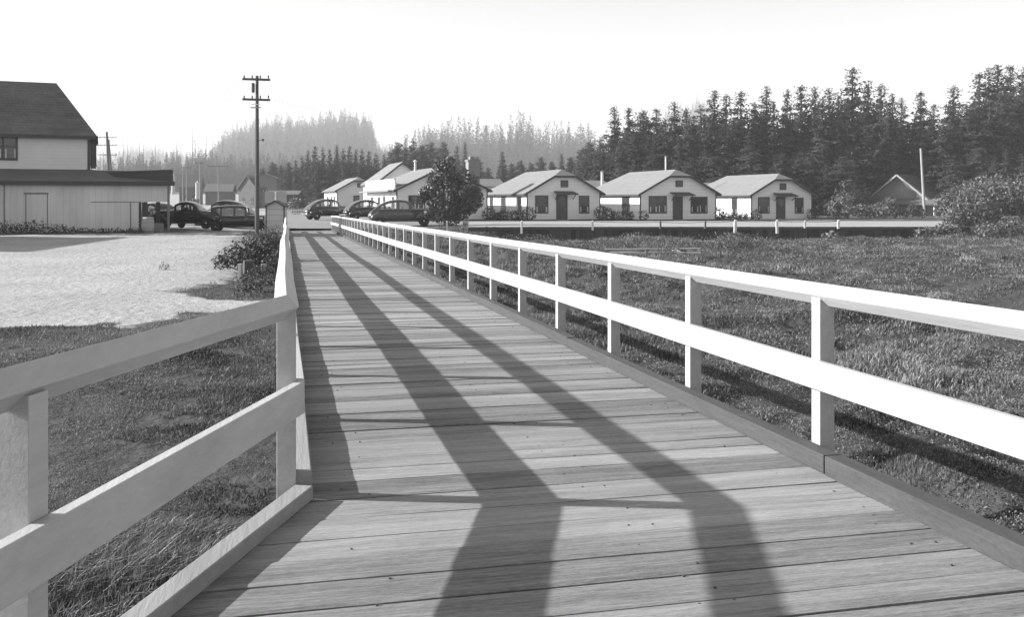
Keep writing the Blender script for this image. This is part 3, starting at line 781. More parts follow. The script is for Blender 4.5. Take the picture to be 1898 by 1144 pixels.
# driftwood timbers lying in the marsh
def log(px, v, L, r, rz, tilt, label):
    X, Y = at(px, v); z = Hs(us(px, v), v)+r+.06
    m = MB(); pts = [(x*L, .03*math.sin(x*9), tilt*x) for x in np.linspace(-.5, .5, 7)]
    m.sweep(pts, [(r*math.cos(2*PI*k/6), r*math.sin(2*PI*k/6)*.7) for k in range(6)])
    o = m.build('driftwood_log', mat('drift_wood', .36, .9, var=.3, scale=(3, 20, 20)), None, (X, Y, z), rz); tag(o, label, 'log', 'old timbers lying in the marsh')
log(1210, 44.5, 4.4, .05, -TH+.04, .03, 'long thin pale timber lying in the marsh, the farther of the parallel pair')
log(1215, 41.8, 3.9, .045, -TH-.03, 0, 'pale timber lying in the marsh, the nearer of the parallel pair')
for i, px in enumerate((1187, 1221, 1253)):
    log(px, 43.3, .7, .03, -TH-1.1, 0, ('left', 'middle', 'right')[i]+' short cross piece between the two marsh timbers')
def stub(px, v, h, w, label, m=WOODG):
    X, Y = at(px, v); z = Hs(us(px, v), v)
    o = MB().box(-w/2, w/2, -w/2, w/2, -.2, h).build('stub_post', m, None, (X, Y, z), rnd.uniform(-.5, .5), bevel=.01); o.rotation_euler.y = rnd.uniform(-.06, .06)
    tag(o, label, 'post', 'stub posts by the left bush')
stub(446, 24, .42, .1, 'short grey stub post under the left edge of the pierside bush', mat('pale_stub', .3, .9))
stub(461, 25.5, .42, .26, 'thick dark stub of a pile under the pierside bush', PILE)
stub(489, 22.5, .5, .1, 'slim grey stub post in weeds between bush and pier', mat('pale_stub', .3, .9))
# unseen building added beyond the left edge, casting the shadow across the sand
X, Y = W(-28.6, 35.4)
nb = thing('shadow_shed', 'unseen board shed added left of the picture to shade the sand', 'shed', (X, Y, -.4), -TH)
MB().prism([(-9, 0), (0, 0), (0, 5.0), (-4.5, 7.2), (-9, 5.0)], 0, 9).build('wall', VERT, nb)
m = MB(); m.add([(-9.3, -.3, 4.9), (-4.5, -.3, 7.35), (.3, -.3, 4.9), (-9.3, 9.3, 4.9), (-4.5, 9.3, 7.35), (.3, 9.3, 4.9)], [(0,1,4,3),(1,2,5,4)])
m.build('roof', ROOFD, nb, solid=.12)
# ------------------------------------------------------------------ cars of the late 1930s
TYRE = mat('tyre_rubber', .02, .85)
CHROME = mat('chrome', .6, .15, metal=1)
CGLASS = glass_mat('car_glass', .75, .72)
INT = mat('car_interior', .04, .9)
def sup(cx, cz, hw, hh, n=16, e=3.0, top=None):
    r = []
    for i in range(n):
        t = 2*PI*i/n + PI/n; c, s_ = math.cos(t), math.sin(t)
        r.append((cx, math.copysign(abs(c)**(2/e), c)*hw, cz+math.copysign(abs(s_)**(2/e), s_)*hh))
    return r
def catmull(pts, k=4):
    P = np.array([pts[0]]+list(pts)+[pts[-1]], float); out = []
    for i in range(1, len(P)-2):
        for j in range(k):
            t = j/k; a, b, c, d = P[i-1], P[i], P[i+1], P[i+2]
            out.append(.5*((2*b)+(-a+c)*t+(2*a-5*b+4*c-d)*t*t+(-a+3*b-3*c+d)*t**3))
    out.append(P[-2]); return [tuple(q) for q in out]
def car(name, label, px, v, heading, paint, kind='fastback', scale=1.0, group='cars parked at the end of the pier'):
    X, Y = at(px, v); z = Hs(us(px, v), v)+.03
    t = thing(name, label, 'car', (X, Y, z), -TH+heading, group); t.scale = (scale*.93, scale, scale*1.05)
    if kind == 'fastback':
        body = [(-2.3,.62,.10,.30),(-2.15,.64,.22,.50),(-1.8,.66,.33,.64),(-1.3,.70,.38,.74),(-.5,.71,.40,.78),(.4,.71,.40,.76),(.85,.72,.40,.62),(1.3,.74,.36,.46),(1.9,.76,.32,.38),(2.2,.75,.27,.28),(2.3,.72,.2,.16)]
        arch = [(-2.12,.86),(-1.85,1.12),(-1.5,1.36),(-1.05,1.55),(-.5,1.65),(0,1.66),(.4,1.58),(.62,1.44)]; ws = (.62,1.44,.98,1.06); pil = (-1.15,-.22,.5)
    elif kind == 'touring':
        body = [(-2.0,.66,.18,.56),(-1.8,.70,.34,.66),(-1.2,.72,.38,.70),(-.4,.72,.38,.72),(.5,.72,.38,.68),(.75,.74,.36,.50),(1.3,.75,.33,.40),(1.85,.75,.31,.34),(1.95,.75,.3,.32)]
        arch = [(-1.86,1.05),(-1.84,1.4),(-1.72,1.62),(-1.3,1.7),(-.5,1.74),(.3,1.72),(.6,1.66),(.68,1.58)]; ws = (.68,1.6,.78,1.08); pil = (-1.1,-.15,.6)
    elif kind == 'coupe':
        body = [(-2.25,.6,.10,.34),(-2.0,.64,.26,.58),(-1.5,.68,.34,.68),(-.7,.7,.38,.74),(.3,.71,.38,.74),(.75,.72,.38,.58),(1.3,.74,.34,.44),(1.9,.75,.30,.36),(2.15,.74,.24,.24)]
        arch = [(-1.0,1.06),(-.85,1.3),(-.6,1.46),(-.2,1.54),(.2,1.52),(.45,1.42)]; ws = (.45,1.42,.8,1.06); pil = (-.75,.0,.4)
    body = catmull(body, 3)
    MB().loft([sup(x, zc, hw, hh, 18, 3.2) for x, zc, hh, hw in body]).build('body', paint, t, smooth=True)
    A = catmull(arch, 3); ZB = 1.06
    def hw(x, zz): return .74 - .16*max(0, (zz-1.0))/.7*1.0 - .05*max(0, -x-1.2)*1.2
    # roof skin: crowned strip following the arch
    n = 9; vs = []; fs = []
    for i, (x, zz) in enumerate(A):
        h = hw(x, zz)
        for j in range(n):
            a = -1+2*j/(n-1); vs.append((x, a*h, zz-.09*abs(a)**3.5*(1 if zz > 1.2 else .4)))
    for i in range(len(A)-1):
        for j in range(n-1): fs.append((i*n+j, i*n+j+1, (i+1)*n+j+1, (i+1)*n+j))
    roof = MB().add(vs, fs).build('roof', paint, t, smooth=True, solid=.04)
    # sides above the belt: rear quarter, pillars; glass between
    wl = lambda x: max(ZB, min(np.interp(x, [p[0] for p in A], [p[1] for p in A])-.16, 1.5))
    top = lambda x: float(np.interp(x, [p[0] for p in A], [p[1] for p in A]))-.07
    for sy in (-1, 1):
        m = MB()
        xq = pil[0]-.35
        q = [(x, zz) for x, zz in A if x <= xq]+[(xq, top(xq)+.07)]
        ring = [(A[0][0], ZB-.25)]+[(x, zz-.05) for x, zz in q]+[(xq, ZB-.25)]
        m.add([(x, sy*(hw(x, zz)-.0), zz) for x, zz in ring], [tuple(range(len(ring)))])
        for px_, w_ in ((pil[0], .07), (pil[1], .07), (ws[0]-.02, .07)):
            zt = top(px_); 
            m.add([(px_-w_, sy*hw(px_, ZB-.1), ZB-.12), (px_+w_, sy*hw(px_, ZB-.1), ZB-.12), (px_+w_*.8, sy*hw(px_, zt), zt), (px_-w_*.8, sy*hw(px_, zt), zt)], [(0,1,2,3)])
        xs = np.linspace(xq, ws[0], 8)
        up = [(x, sy*hw(x, top(x)), top(x)) for x in xs]; dn = [(x, sy*hw(x, top(x)-.1), top(x)-.11) for x in xs]
        m.add(up+dn, [(i, i+1, 8+i+1, 8+i) for i in range(7)])
        m.build('window_pillar', paint, t, solid=.03)
        for a, b in ((xq+.02, pil[0]-.07), (pil[0]+.07, pil[1]-.07), (pil[1]+.07, ws[0]-.09)):
            if b-a < .12: continue
            za, zb_ = top(a)-.1, top(b)-.1
            g = MB(); g.add([(a, sy*(hw(a, ZB)-.03), ZB-.03), (b, sy*(hw(b, ZB)-.03), ZB-.03), (b, sy*(hw(b, zb_)-.03), zb_), (a, sy*(hw(a, za)-.03), za)], [(0,1,2,3)])
            g.build('side_window', CGLASS, t)
        g = MB(); h0, h1 = hw(ws[2], ws[3])-.1, hw(ws[0], ws[1])-.06
        g.add([(ws[2], 0, ws[3]), (ws[2]-.08, sy*h0, ws[3]), (ws[0]-.05, sy*h1, ws[1]-.03), (ws[0], 0, ws[1])], [(0,1,2,3)])
        g.build('windshield', CGLASS, t)
        # fenders
        f = [(.95,.48,.05,.04),(1.15,.62,.14,.10),(1.4,.70,.17,.14),(1.7,.68,.18,.15),(1.95,.60,.19,.14),(2.1,.52,.14,.09),(2.16,.48,.05,.03)] if kind != 'touring' else \
            [(.75,.42,.03,.06),(1.0,.55,.05,.13),(1.3,.72,.06,.15),(1.6,.76,.06,.15),(1.85,.68,.07,.15),(2.0,.56,.05,.12),(2.05,.5,.03,.06)]
        for nm, off, yy in (('front_fender', 0, .70), ('rear_fender', -3.05, .74)):
            st_ = catmull(f, 3)
            rings = []
            for x, zc, hh, w_ in st_:
                if nm == 'rear_fender' : x = 1.55-(x-1.55)
                r = sup(x+off, zc, w_, hh, 12, 2.4); rings.append([(a, b+sy*yy, c) for a, b, c in r])
            MB().loft(rings).build(nm, paint, t, smooth=True)
        MB().box(-1.0, 1.0, sy*.68-.11, sy*.68+.11, .34, .39).build('running_board', paint, t, bevel=.01)
        for xw in (1.55, -1.5):
            w = MB().lathe([(.22, -.09), (.31, -.085), (.345, -.05), (.35, 0), (.345, .05), (.31, .085), (.22, .09)], (xw, sy*.72, .35), 'y', 20).build('wheel', TYRE, t, smooth=True)
            MB().lathe([(.0, -.07), (.215, -.078), (.22, .0), (.215, .078), (.0, .07)], (xw, sy*.72, .35), 'y', 16).build('rim', mat('rim_paint', .25, .5), w, smooth=True)
            MB().lathe([(.0, -.1), (.09, -.085), (.09, .085), (.0, .1)], (xw, sy*.72, .35), 'y', 12).build('hub_cap', CHROME, w, smooth=True)
        MB().loft([sup(x, .86, r, r, 12, 2) for x, r in ((1.55, .03), (1.65, .09), (1.82, .11), (1.86, .10))]).build('headlight', CHROME, t, Vector((0, sy*.47, 0)), smooth=True)
    for x in (-2.42, 2.38):
        MB().box(x-.02, x+.02, -.75, .75, .42, .52).build('bumper', CHROME, t, bevel=.015)
    MB().box(-2.05, 1.9, -.62, .62, .30, .42).build('chassis', INT, t)
    MB().box(-.9, -.75, -.5, .5, .9, 1.22).box(.02, .12, -.5, .5, .9, 1.2).build('seat', INT, t, bevel=.03)
    if kind == 'touring': MB().lathe([(.2, -.07), (.33, -.07), (.35, 0), (.33, .07), (.2, .07)], (0, 0, 0), 'y', 18).build('spare_wheel', TYRE, t, Vector((-2.1, 0, .85)), PI/2, smooth=True)
    return t
BLK = lambda n, c: mat(n, c, .22, spec=.5, coat=.5)
P1, P2, P3, P4 = BLK('black_car_paint', .012), BLK('dark_grey_car_paint', .035), BLK('mid_grey_car_paint', .075), BLK('dusty_black_paint', .022)
car('sedan', 'dark rounded sedan with pale rear, leftmost of the three at the pier end', 610, 84, R(34), P1, 'fastback', 1.04)
car('sedan', 'small dark sedan with shining windows, middle of the three at the pier end', 683, 80, R(30), P1, 'fastback', 1.0)
car('sedan', 'large mid grey fastback sedan nearest the leafy tree, behind the end of the white railing', 744, 69.0, R(8), P3, 'fastback', 1.1)
GL = 'cars parked by the carport on the left'
car('coupe', 'low dark coupe parked just right of the carport post', 345, 57, R(180), P1, 'coupe', 1.0, GL)
car('sedan', 'tall dark sedan with pale shining roof, behind the open touring car on the left', 416, 66.5, R(175), P4, 'fastback', 1.05, GL)
car('touring_car', 'old boxy dark car with upright top, just left of the tall utility pole', 441, 57.5, R(8), P4, 'touring', .86, GL)
car('coupe', 'dark car half hidden inside the open carport behind the crates', 291, 58, R(150), P1, 'coupe', .95, GL)

# ------------------------------------------------------------------ foliage tools
def rng(s): return np.random.default_rng(s)
def rand_frames(n, g, upbias=0.0):
    a = g.normal(size=(n, 3)); a /= np.linalg.norm(a, axis=1)[:, None]
    b = g.normal(size=(n, 3)); b -= (a*b).sum(1)[:, None]*a; b /= np.linalg.norm(b, axis=1)[:, None]
    return a, b
def leaves(cent, size, g, asp=.6, nrm=None, jit=.75):
    n = len(cent); a, b = rand_frames(n, g)
    if nrm is not None:      # leaves turned outward from the limb they grow on
        N_ = nrm/np.maximum(np.linalg.norm(nrm, axis=1), 1e-6)[:, None] + g.normal(size=(n, 3))*jit
        N_ /= np.linalg.norm(N_, axis=1)[:, None]
        a = a-(a*N_).sum(1)[:, None]*N_; a /= np.linalg.norm(a, axis=1)[:, None]; b = np.cross(N_, a)
    s = size if np.ndim(size) else np.full(n, size)
    s = s*g.uniform(.6, 1.3, n)
    a = a*s[:, None]; b = b*(s*asp)[:, None]
    V = np.stack([cent-a, cent-b*.9, cent+a, cent+b*.9], 1).reshape(-1, 3)
    return V, np.arange(n*4).reshape(n, 4)
LEAFD = mat('conifer_needles', .044, .8, island=.55, trans=.08, spec=.2)
LEAFG = mat('far_conifer_needles', .05, .9, island=.4, trans=.15, spec=.1)
LEAFM = mat('broad_leaves', .085, .5, island=.5, trans=.15, spec=.45)
LEAFB = mat('shrub_leaves', .12, .6, island=.5, trans=.15, spec=.35)
LEAFK = mat('dark_shrub_leaves', .055, .6, island=.55, trans=.12, spec=.35)
BARK = mat('bark', .07, .95, var=.3, scale=(8, 8, 2))
BARKP = mat('pale_bark', .22, .95, var=.3, scale=(8, 8, 2))

def conifer_mesh(seed, h=18.0, rad=3.2, base=.08, dens=1.0, leaf=.25, shape='spruce'):
    g = rng(seed); C = []; m = MB()
    m.cyl((0, 0, -.5), (0, 0, h*.97), .24, .03, 7)
    nw = int(36*dens)+8
    asym = g.uniform(0, 6.28); 
    for k in range(nw):
        f = base + (1-base)*((k+g.uniform(-.3, .3))/nw); z = h*f
        if shape == 'spruce': r = (rad*(1-f)**.80+.08)*(1+.18*math.sin(k*1.7+seed))
        elif shape == 'column': r = rad*.75*(1-f**1.35)**.9*(1+.22*math.sin(k*1.3+seed))
        else: r = rad*1.15*(math.sin(PI*min(1, max(.02, (f-base*.6)/(1-base*.6))))**.6)*(1-.35*f)*(1+.25*math.sin(k*1.1+seed*2))
        nb = max(5, int(8*(r/rad+.45)))
        for b in range(nb):
            if g.random() < .12: continue
            a = g.uniform(0, 2*PI); L = r*g.uniform(.55, 1.15)*(1+.15*math.cos(a-asym)); rise = g.uniform(-.25, .22)*L + (.25*L if f > .8 else 0)
            n = max(7, int(L*20*dens)); t = g.uniform(.12, 1, n)**.7
            P = np.stack([np.cos(a)*L*t, np.sin(a)*L*t, z+rise*t-.12*L*t*t], 1)
            P += g.normal(size=(n, 3))*(.14+.20*(1-t))[:, None]*np.array([1, 1, .7])
            C.append(P)
            if L > 1.2 and g.random() < .35: m.cyl((0, 0, z), (math.cos(a)*L*.8, math.sin(a)*L*.8, z+rise*.8-.08*L), .035, .012, 4)
    n = 12; t = g.uniform(0, 1, n)
    C.append(np.stack([g.normal(size=n)*.05, g.normal(size=n)*.05, h*(.92+.08*t)], 1))
    C = np.concatenate(C)
    f_ = np.clip(1-C[:, 2]/h, 0, 1)
    V, F = leaves(C, leaf*(.55+.45*np.clip(f_*3.2, 0, 1)), g, .42, np.stack([C[:, 0], C[:, 1], .45*np.hypot(C[:, 0], C[:, 1])], 1), .5)
    return V, F, m
protos = []
def hide_proto(o):
    pass
def conifer(seed, **k):
    V, F, m = conifer_mesh(seed, **k)
    t = thing('conifer', 'x', 'tree')
    m.build('trunk', BARK, t)
    o = np_mesh('crown', V, F, LEAFD, t)
    return t
LIB = [conifer(11, shape='spruce', rad=3.0), conifer(12, shape='column', rad=3.0, base=.12), conifer(13, shape='round', rad=3.0, base=.25), conifer(14, shape='spruce', rad=3.6, base=.05),
       conifer(15, shape='column', rad=2.6, base=.2), conifer(16, shape='round', rad=3.4, base=.15), conifer(17, shape='spruce', rad=2.4, base=.1), conifer(18, shape='column', rad=3.4, base=.06)]
used = [False]*len(LIB)
def put(i, px, v, ytop, label, group, wide=1.0, sink=0, zb=None):
    u = us(px, v); z = Hs(u, v) if zb is None else zb
    X, Y = W(u, v); h = zat(ytop, v)-z
    s = h/18.0; sc = (s*wide, s*wide, s)
    if not used[i]:
        used[i] = True; o = LIB[i]; o.location = (X, Y, z-sink); o.rotation_euler.z = rnd.uniform(0, 6.28); o.scale = sc; o['label'] = label; o['group'] = group
        return o
    return dup(LIB[i], (X, Y, z-sink), rnd.uniform(0, 6.28), label, group, sc)

GW = 'dark conifers standing behind the cottages'
sky_line = [(1112,252,3),(1139,196,1),(1165,198,4),(1192,203,2),(1217,200,0),(1250,188,1),(1272,200,7),(1299,193,3),(1324,166,6),(1346,174,1),(1373,168,0),(1399,188,0),(1421,158,6),(1459,165,1),(1485,157,0),
            (1511,160,7),(1537,162,1),(1554,170,6),(1580,124,0),(1609,148,6),(1633,155,1),(1654,172,6),(1671,180,6),(1706,168,0),(1731,192,0),(1768,158,1),(1792,186,3),(1815,133,0),(1833,124,1),(1849,119,6),(1873,119,0),(1896,124,3)]
def where(px):
    if px < 1180: return 'between the store and the middle cottage'
    if px < 1330: return 'behind the middle cottage'
    if px < 1400: return 'between the middle and smallest cottages'
    if px < 1510: return 'behind the smallest cottage'
    if px < 1600: return 'right of the smallest cottage'
    if px < 1740: return 'behind the dark roofed cabin'
    return 'at the right edge above the big shrubs'
SPEC = {1580: 'tallest sharply pointed fir right of the smallest cottage', 1849: 'slim topmost conifer near the right edge of the wood', 1139: 'first tall narrow conifer at the left end of the dark wood', 1165: 'second tall narrow conifer at the left end of the dark wood',
        1112: 'low bushy conifer at the very left end of the dark wood', 1768: 'broad pointed fir between the cabin and the right edge', 1873: 'tall fir with wide top near the right edge', 1706: 'pointed fir right above the bare pale pole',
        1609: 'slender fir just right of the tallest fir', 1324: 'pointed conifer above the left eave of the smallest cottage', 1421: 'slim spire topped conifer above the roof of the smallest cottage', 1250: 'tall conifer over the roof of the middle cottage'}
for px, yt, i in sky_line:
    v = rnd.uniform(122, 142)
    put(i, px, v, yt, SPEC.get(px, 'tall skyline conifer '+where(px)), GW, wide=rnd.uniform(1.25, 1.85))
for k in range(62):
    px = 1105+800*(k+.5)/62+rnd.uniform(-8, 8); v = rnd.uniform(116, 126)
    yt = np.interp(px, [1100, 1150, 1300, 1560, 1700, 1900], [275, 225, 212, 190, 208, 165])+rnd.uniform(-16, 42)
    put(rnd.choice((0, 1, 3, 6, 7, 3)), px, v, yt, 'dark bushy conifer midway up the wood '+where(px), GW, wide=rnd.uniform(1.3, 1.9))
for k in range(30):
    px = 1140+760*(k+.5)/30+rnd.uniform(-8, 8); v = rnd.uniform(110, 116) if px > 1520 else rnd.uniform(108, 114)
    if 1590 < px < 1740: v += 14
    yt = np.interp(px, [1140, 1300, 1560, 1700, 1900], [300, 292, 285, 290, 262])+rnd.uniform(-14, 22)
    put(rnd.choice((2, 5, 3)), px, v, yt, 'low dark conifer at the wood foot '+where(px), GW, wide=rnd.uniform(1.6, 2.1))
GM = 'grey conifers beyond the street and the store'
for px, yt, v, i in [(548,296,190,0),(560,288,195,3),(571,278,190,6),(584,270,190,0),(598,272,188,3),(611,276,192,0),(624,268,188,6),(636,274,190,3),(648,270,186,0),(660,276,190,6),(671,275,186,3),(684,279,190,0),(697,282,188,3),(712,285,186,0),
                     (723,280,200,5),(738,262,178,5),(766,255,172,3),(752,272,175,5),(783,268,182,5),(800,262,210,5),(822,262,220,2),(847,270,230,0),(862,263,235,6),(884,290,210,2),(905,310,180,2),(931,280,185,0),(948,302,190,2),(966,296,180,5),(984,300,175,5),
                     (1003,290,180,2),(1022,298,170,5),(1041,284,175,6),(1058,290,172,2),(1077,276,168,5),(1092,262,160,2), (535,300,200,2),(521,306,205,2),(505,300,210,5),(488,310,210,5),
                     (590,300,165,2),(614,302,165,5),(640,300,162,2),(668,305,160,5)]:
    w = 'left of the store roof' if px < 700 else ('above the store roof' if px < 830 else ('above the stone chimney' if px < 900 else ('above the first cottage' if px < 1060 else 'at the left end of the dark wood')))
    if px < 540: w = 'just right of the tall utility pole'
    sp = {766: 'dark pointed conifer rising above the store roof ridge', 738: 'dark rounded conifer left of the stove pipe on the store', 931: 'small pointed conifer alone above the left end of the first cottage roof'}
    put(i, px, v, yt, sp.get(px, 'grey green conifer of the low stand '+w), GM, wide=rnd.uniform(.95, 1.35), zb=-.3)

# broadleaf blobs
def blob_points(blobs, g, n_per, shell=.55):
    C = []; Nn = []
    for (x, y, z, rx, ry, rz) in blobs:
        n = int(n_per*(rx*ry*rz)**(2/3)); d = g.normal(size=(n, 3)); d /= np.linalg.norm(d, axis=1)[:, None]
        r = g.uniform(shell**3, 1, n)**(1/3)
        lump = 1+.22*(fbm(d[:, 0]*2.2+x, d[:, 1]*2.2+d[:, 2]*1.9+y, int(abs(z)*10) % 50)-.5)*2
        C.append(np.array([x, y, z])+d*(r*lump)[:, None]*np.array([rx, ry, rz])); Nn.append(d/np.array([rx, ry, rz])+np.array([0, 0, .4]))
    return np.concatenate(C), np.concatenate(Nn)
def leafy(name, label, cat, px, v, blobs, npm, leaf, m, trunk=None, group=None, seed=1, pm='crown', bark=BARK, z=None, shell=.5, twigs=0, cull=0):
    u = us(px, v); X, Y = W(u, v); z = Hs(u, v) if z is None else z
    t = thing(name, label, cat, (X, Y, z), -TH, group)
    g = rng(seed); C, Nn = blob_points(blobs, g, npm, shell)
    k_ = C[:, 2] > -.05; C, Nn = C[k_], Nn[k_]
    if cull:
        k_ = (fbm(C[:, 0]*1.5+C[:, 2]*.9, C[:, 2]*1.5-C[:, 0]*.4+C[:, 1], seed, 3)+.10*g.random(len(C)) > cull); C, Nn = C[k_], Nn[k_]
    V, F = leaves(C, leaf, g, .6, Nn, .8); np_mesh(pm, V, F, m, t)
    tb = MB(); tr = trunk or (.05, .5)
    if trunk:
        tb.cyl((0, 0, -.3), (0, 0, tr[1]), tr[0], tr[0]*.7, 8)
    for (x, y, zz, rx, ry, rz) in blobs:
        if trunk or rnd.random() < .6: tb.cyl((x*.1, y*.1, tr[1]*.8 if trunk else 0), (x, y, zz), tr[0]*.5, tr[0]*.2, 5)
    for k in range(twigs):
        b = blobs[k % len(blobs)]; d = Vector(g.normal(size=3)).normalized(); e = Vector((b[0]+d.x*b[3]*1.15, b[1]+d.y*b[4]*1.15, b[2]+abs(d.z)*b[5]*1.25))
        tb.cyl((b[0], b[1], b[2]), e, tr[0]*.2, .004, 4)
    if tb.v: tb.build('trunk' if trunk else 'stems', bark, t)
    return t
s = 68/FPX
leafy('leafy_tree', 'round leafy tree standing in front of the store, right of the parked cars', 'tree', 829, 68,
    [(-1.6,0,2.4,.55,.6,.45),(-1.0,0,1.2,.6,.6,.5),(1.9,0,2.4,.6,.7,.7),(1.6,0,1.2,.5,.6,.45),(-.2,0,2.0,1.3,1.3,1.1),(.5,.2,2.2,1.5,1.3,1.2),(1.2,0,2.5,1.2,1.2,1.0),(1.3,.1,1.6,1.1,1.1,.8),(-.9,-.2,2.5,.95,1,.8),(-.4,0,3.4,1.1,1.0,.9),(.5,0,3.6,1.1,1,.8),(.1,0,4.3,.8,.8,.7),(-.5,.1,4.4,.5,.6,.55),(-.2,0,1.1,.9,.9,.6),(0,0,.5,.9,.8,.5),(-.9,0,.9,.7,.7,.55),(1.0,0,.9,.7,.7,.5),(-.9,0,3.4,.6,.5,.45),(.9,0,3.9,.5,.5,.4),(-1.9,0,1.9,.5,.5,.4),(2.1,0,1.9,.5,.6,.6),(.4,.2,.9,.6,.7,.5),(-1.3,0,1.9,.6,.6,.5),(1.6,0,3.3,.6,.6,.5)],
    560, .13, LEAFM, (.12, 1.2), seed=5, twigs=60, shell=.3, cull=.43)
# pierside bush and weeds
GB = 'bushes at the left side of the pier'
leafy('bush', 'dark leafy bush leaning over the sand beside the left railing, behind the stub posts', 'bush', 463, 26.5,
    [(-.45,0,.45,.42,.5,.33),(-.1,.2,.62,.5,.6,.42),(.3,.3,.72,.5,.6,.42),(.6,.5,.6,.4,.8,.5),(.15,0,.32,.5,.6,.35),(-.75,-.2,.32,.25,.3,.22),(.6,0,.32,.35,.6,.35),(.2,.2,.1,.6,.6,.3)], 2600, .045, LEAFK, seed=8, group=GB, shell=.3, twigs=24)
leafy('bush', 'low weedy bush against the left railing, nearest the viewer', 'bush', 482, 20.5,
    [(0,0,.3,.34,.5,.35),(.15,.8,.45,.3,.6,.42),(-.05,-.8,.22,.3,.5,.28),(-.25,.4,.2,.3,.4,.25)], 3200, .030, LEAFK, seed=9, group=GB, shell=.2, twigs=20)
leafy('bush', 'tall pale weeds around the foot of the utility pole and tiny shed', 'bush', 500, 46,
    [(-.9,0,.35,.6,.5,.4),(-.2,.2,.45,.6,.5,.5),(.45,0,.5,.5,.6,.55),(.0,-.8,.25,.5,.5,.3)], 900, .06, LEAFB, seed=10, group=GB, shell=.2, twigs=16)
# small bushes on the sand
leafy('weed_clump', 'small dark weed clump alone on the pale sand', 'weed', 305, 26, [(0,0,.08,.16,.16,.14)], 2600, .03, LEAFK, seed=21)
# right hand shrubs
GS = 'shrubs around the cabin and the road end'
sh = [(1560,95,[(0,0,1.2,1.5,1.3,1.2),(-.9,0,.8,.9,.9,.9)],LEAFB,'pale leafy shrub just right of the smallest cottage'),
      (1580,104,[(0,0,2.6,1.7,1.5,1.6),(.6,0,1.5,1.6,1.4,1.5)],LEAFK,'dark round shrub between the smallest cottage and the cabin'),
      (1606,92,[(0,0,.7,1.4,1,.8),(1.3,0,.7,1,.9,.8),(-1.4,0,.6,1,.8,.7)],LEAFB,'low pale shrub left of the cabin porch'),
      (1652,90,[(-.3,0,.9,1.2,1.2,.9),(.7,0,.8,1.0,1.2,.8),(0,0,1.4,.8,1,.7)],LEAFB,'leafy shrub hiding the front of the cabin'),
      (1694,92,[(0,0,.6,1.1,1.0,.7)],LEAFK,'dark low shrub below the bare pale pole'),
      (1790,86,[(-1.4,0,1.5,1.3,1.2,1.3),(0,0,2.0,1.7,1.3,1.5),(1.2,0,2.6,1.6,1.4,1.4),(-.2,0,.8,1.8,1.2,.9)],LEAFB,'pale sunlit shrub sloping up right of the cabin'),
      (1835,80,[(-1,0,1.8,1.7,1.4,1.6),(.6,0,2.3,1.8,1.4,1.7),(2.2,0,2.2,1.6,1.4,1.9),(0,0,.8,2.4,1.3,1.0)],LEAFB,'big tall shrub mass at the right edge below the firs'),
      (1800,66,[(-1.2,0,1.0,1.4,1.2,1.1),(.6,0,1.4,1.6,1.3,1.3),(2.3,0,1.7,1.6,1.3,1.5),(3.6,0,1.9,1.3,1.3,1.6),(0,-.5,.4,2,1.2,.7)],LEAFB,'darker front shrub at the right edge, at the end of the road'),
      (1720,60,[(0,0,.4,.9,.7,.5),(1.2,0,.5,.9,.7,.6)],LEAFB,'low shrub on the marsh below the end of the retaining wall'),
      (1545,60,[(0,0,.25,.7,.5,.4)],LEAFB,'small shrub on the marsh below the last guard post'),
      (1880,60,[(0,0,.7,1.4,1,.8),(-1.6,0,.5,1,.9,.6)],LEAFB,'spreading shrub at the far right edge of the marsh')]
for i, (px, v, bl, m_, lab) in enumerate(sh):
    leafy('shrub', lab, 'shrub', px, v, bl, 560, .12, m_, seed=40+i, group=GS, shell=.45, cull=.42, z=-.3 if v > 62 else None, twigs=14)
GF = 'clipped shrubs at the cottage fronts'
for i, (px, v, r, lab) in enumerate([(906, 80, .62, 'dark round shrub at the right corner of the store'), (927, 80.6, .42, 'small round shrub left of the first cottage side windows'), (981, 79.4, .62, 'round dark shrub at the left front corner of the first cottage'),
        (1114, 80.5, .68, 'round dark shrub at the right front corner of the first cottage'), (1127, 81.6, .60, 'lower round shrub beside the first cottage right corner'), (1193, 80.2, .48, 'round dark shrub at the left front corner of the middle cottage'),
        (1331, 84, .66, 'round dark shrub at the right front corner of the middle cottage'), (1402, 86.2, .55, 'round dark shrub at the left front corner of the smallest cottage'), (1507, 88.5, .62, 'round dark shrub at the right front corner of the smallest cottage')]):
    leafy('round_shrub', lab, 'shrub', px, v, [(0,0,r*.85,r*.95,r*.9,r)], 800, .09, LEAFK, seed=70+i, group=GF, shell=.7, z=zat(408.6, v))
GH = 'low hedges beside the cottages'
for i, (a, b, v, lab) in enumerate([(912, 974, 81.6, 'low dark hedge along the side of the first cottage'), (1138, 1184, 83, 'low dark hedge along the side of the middle cottage'), (1338, 1386, 88.4, 'low dark hedge along the side of the smallest cottage')]):
    w = (b-a)*v/FPX; n = int(w/.45)+1
    bl = [(-w/2+w*k/(n-1), rnd.uniform(-.1, .1), .36+rnd.uniform(-.05, .1), .36, .4, .42+rnd.uniform(-.06, .1)) for k in range(n)]
    leafy('hedge', lab, 'hedge', (a+b)/2, v, bl, 900, .08, LEAFK, seed=90+i, group=GH, shell=.6, z=zat(408.3, v), pm='foliage')
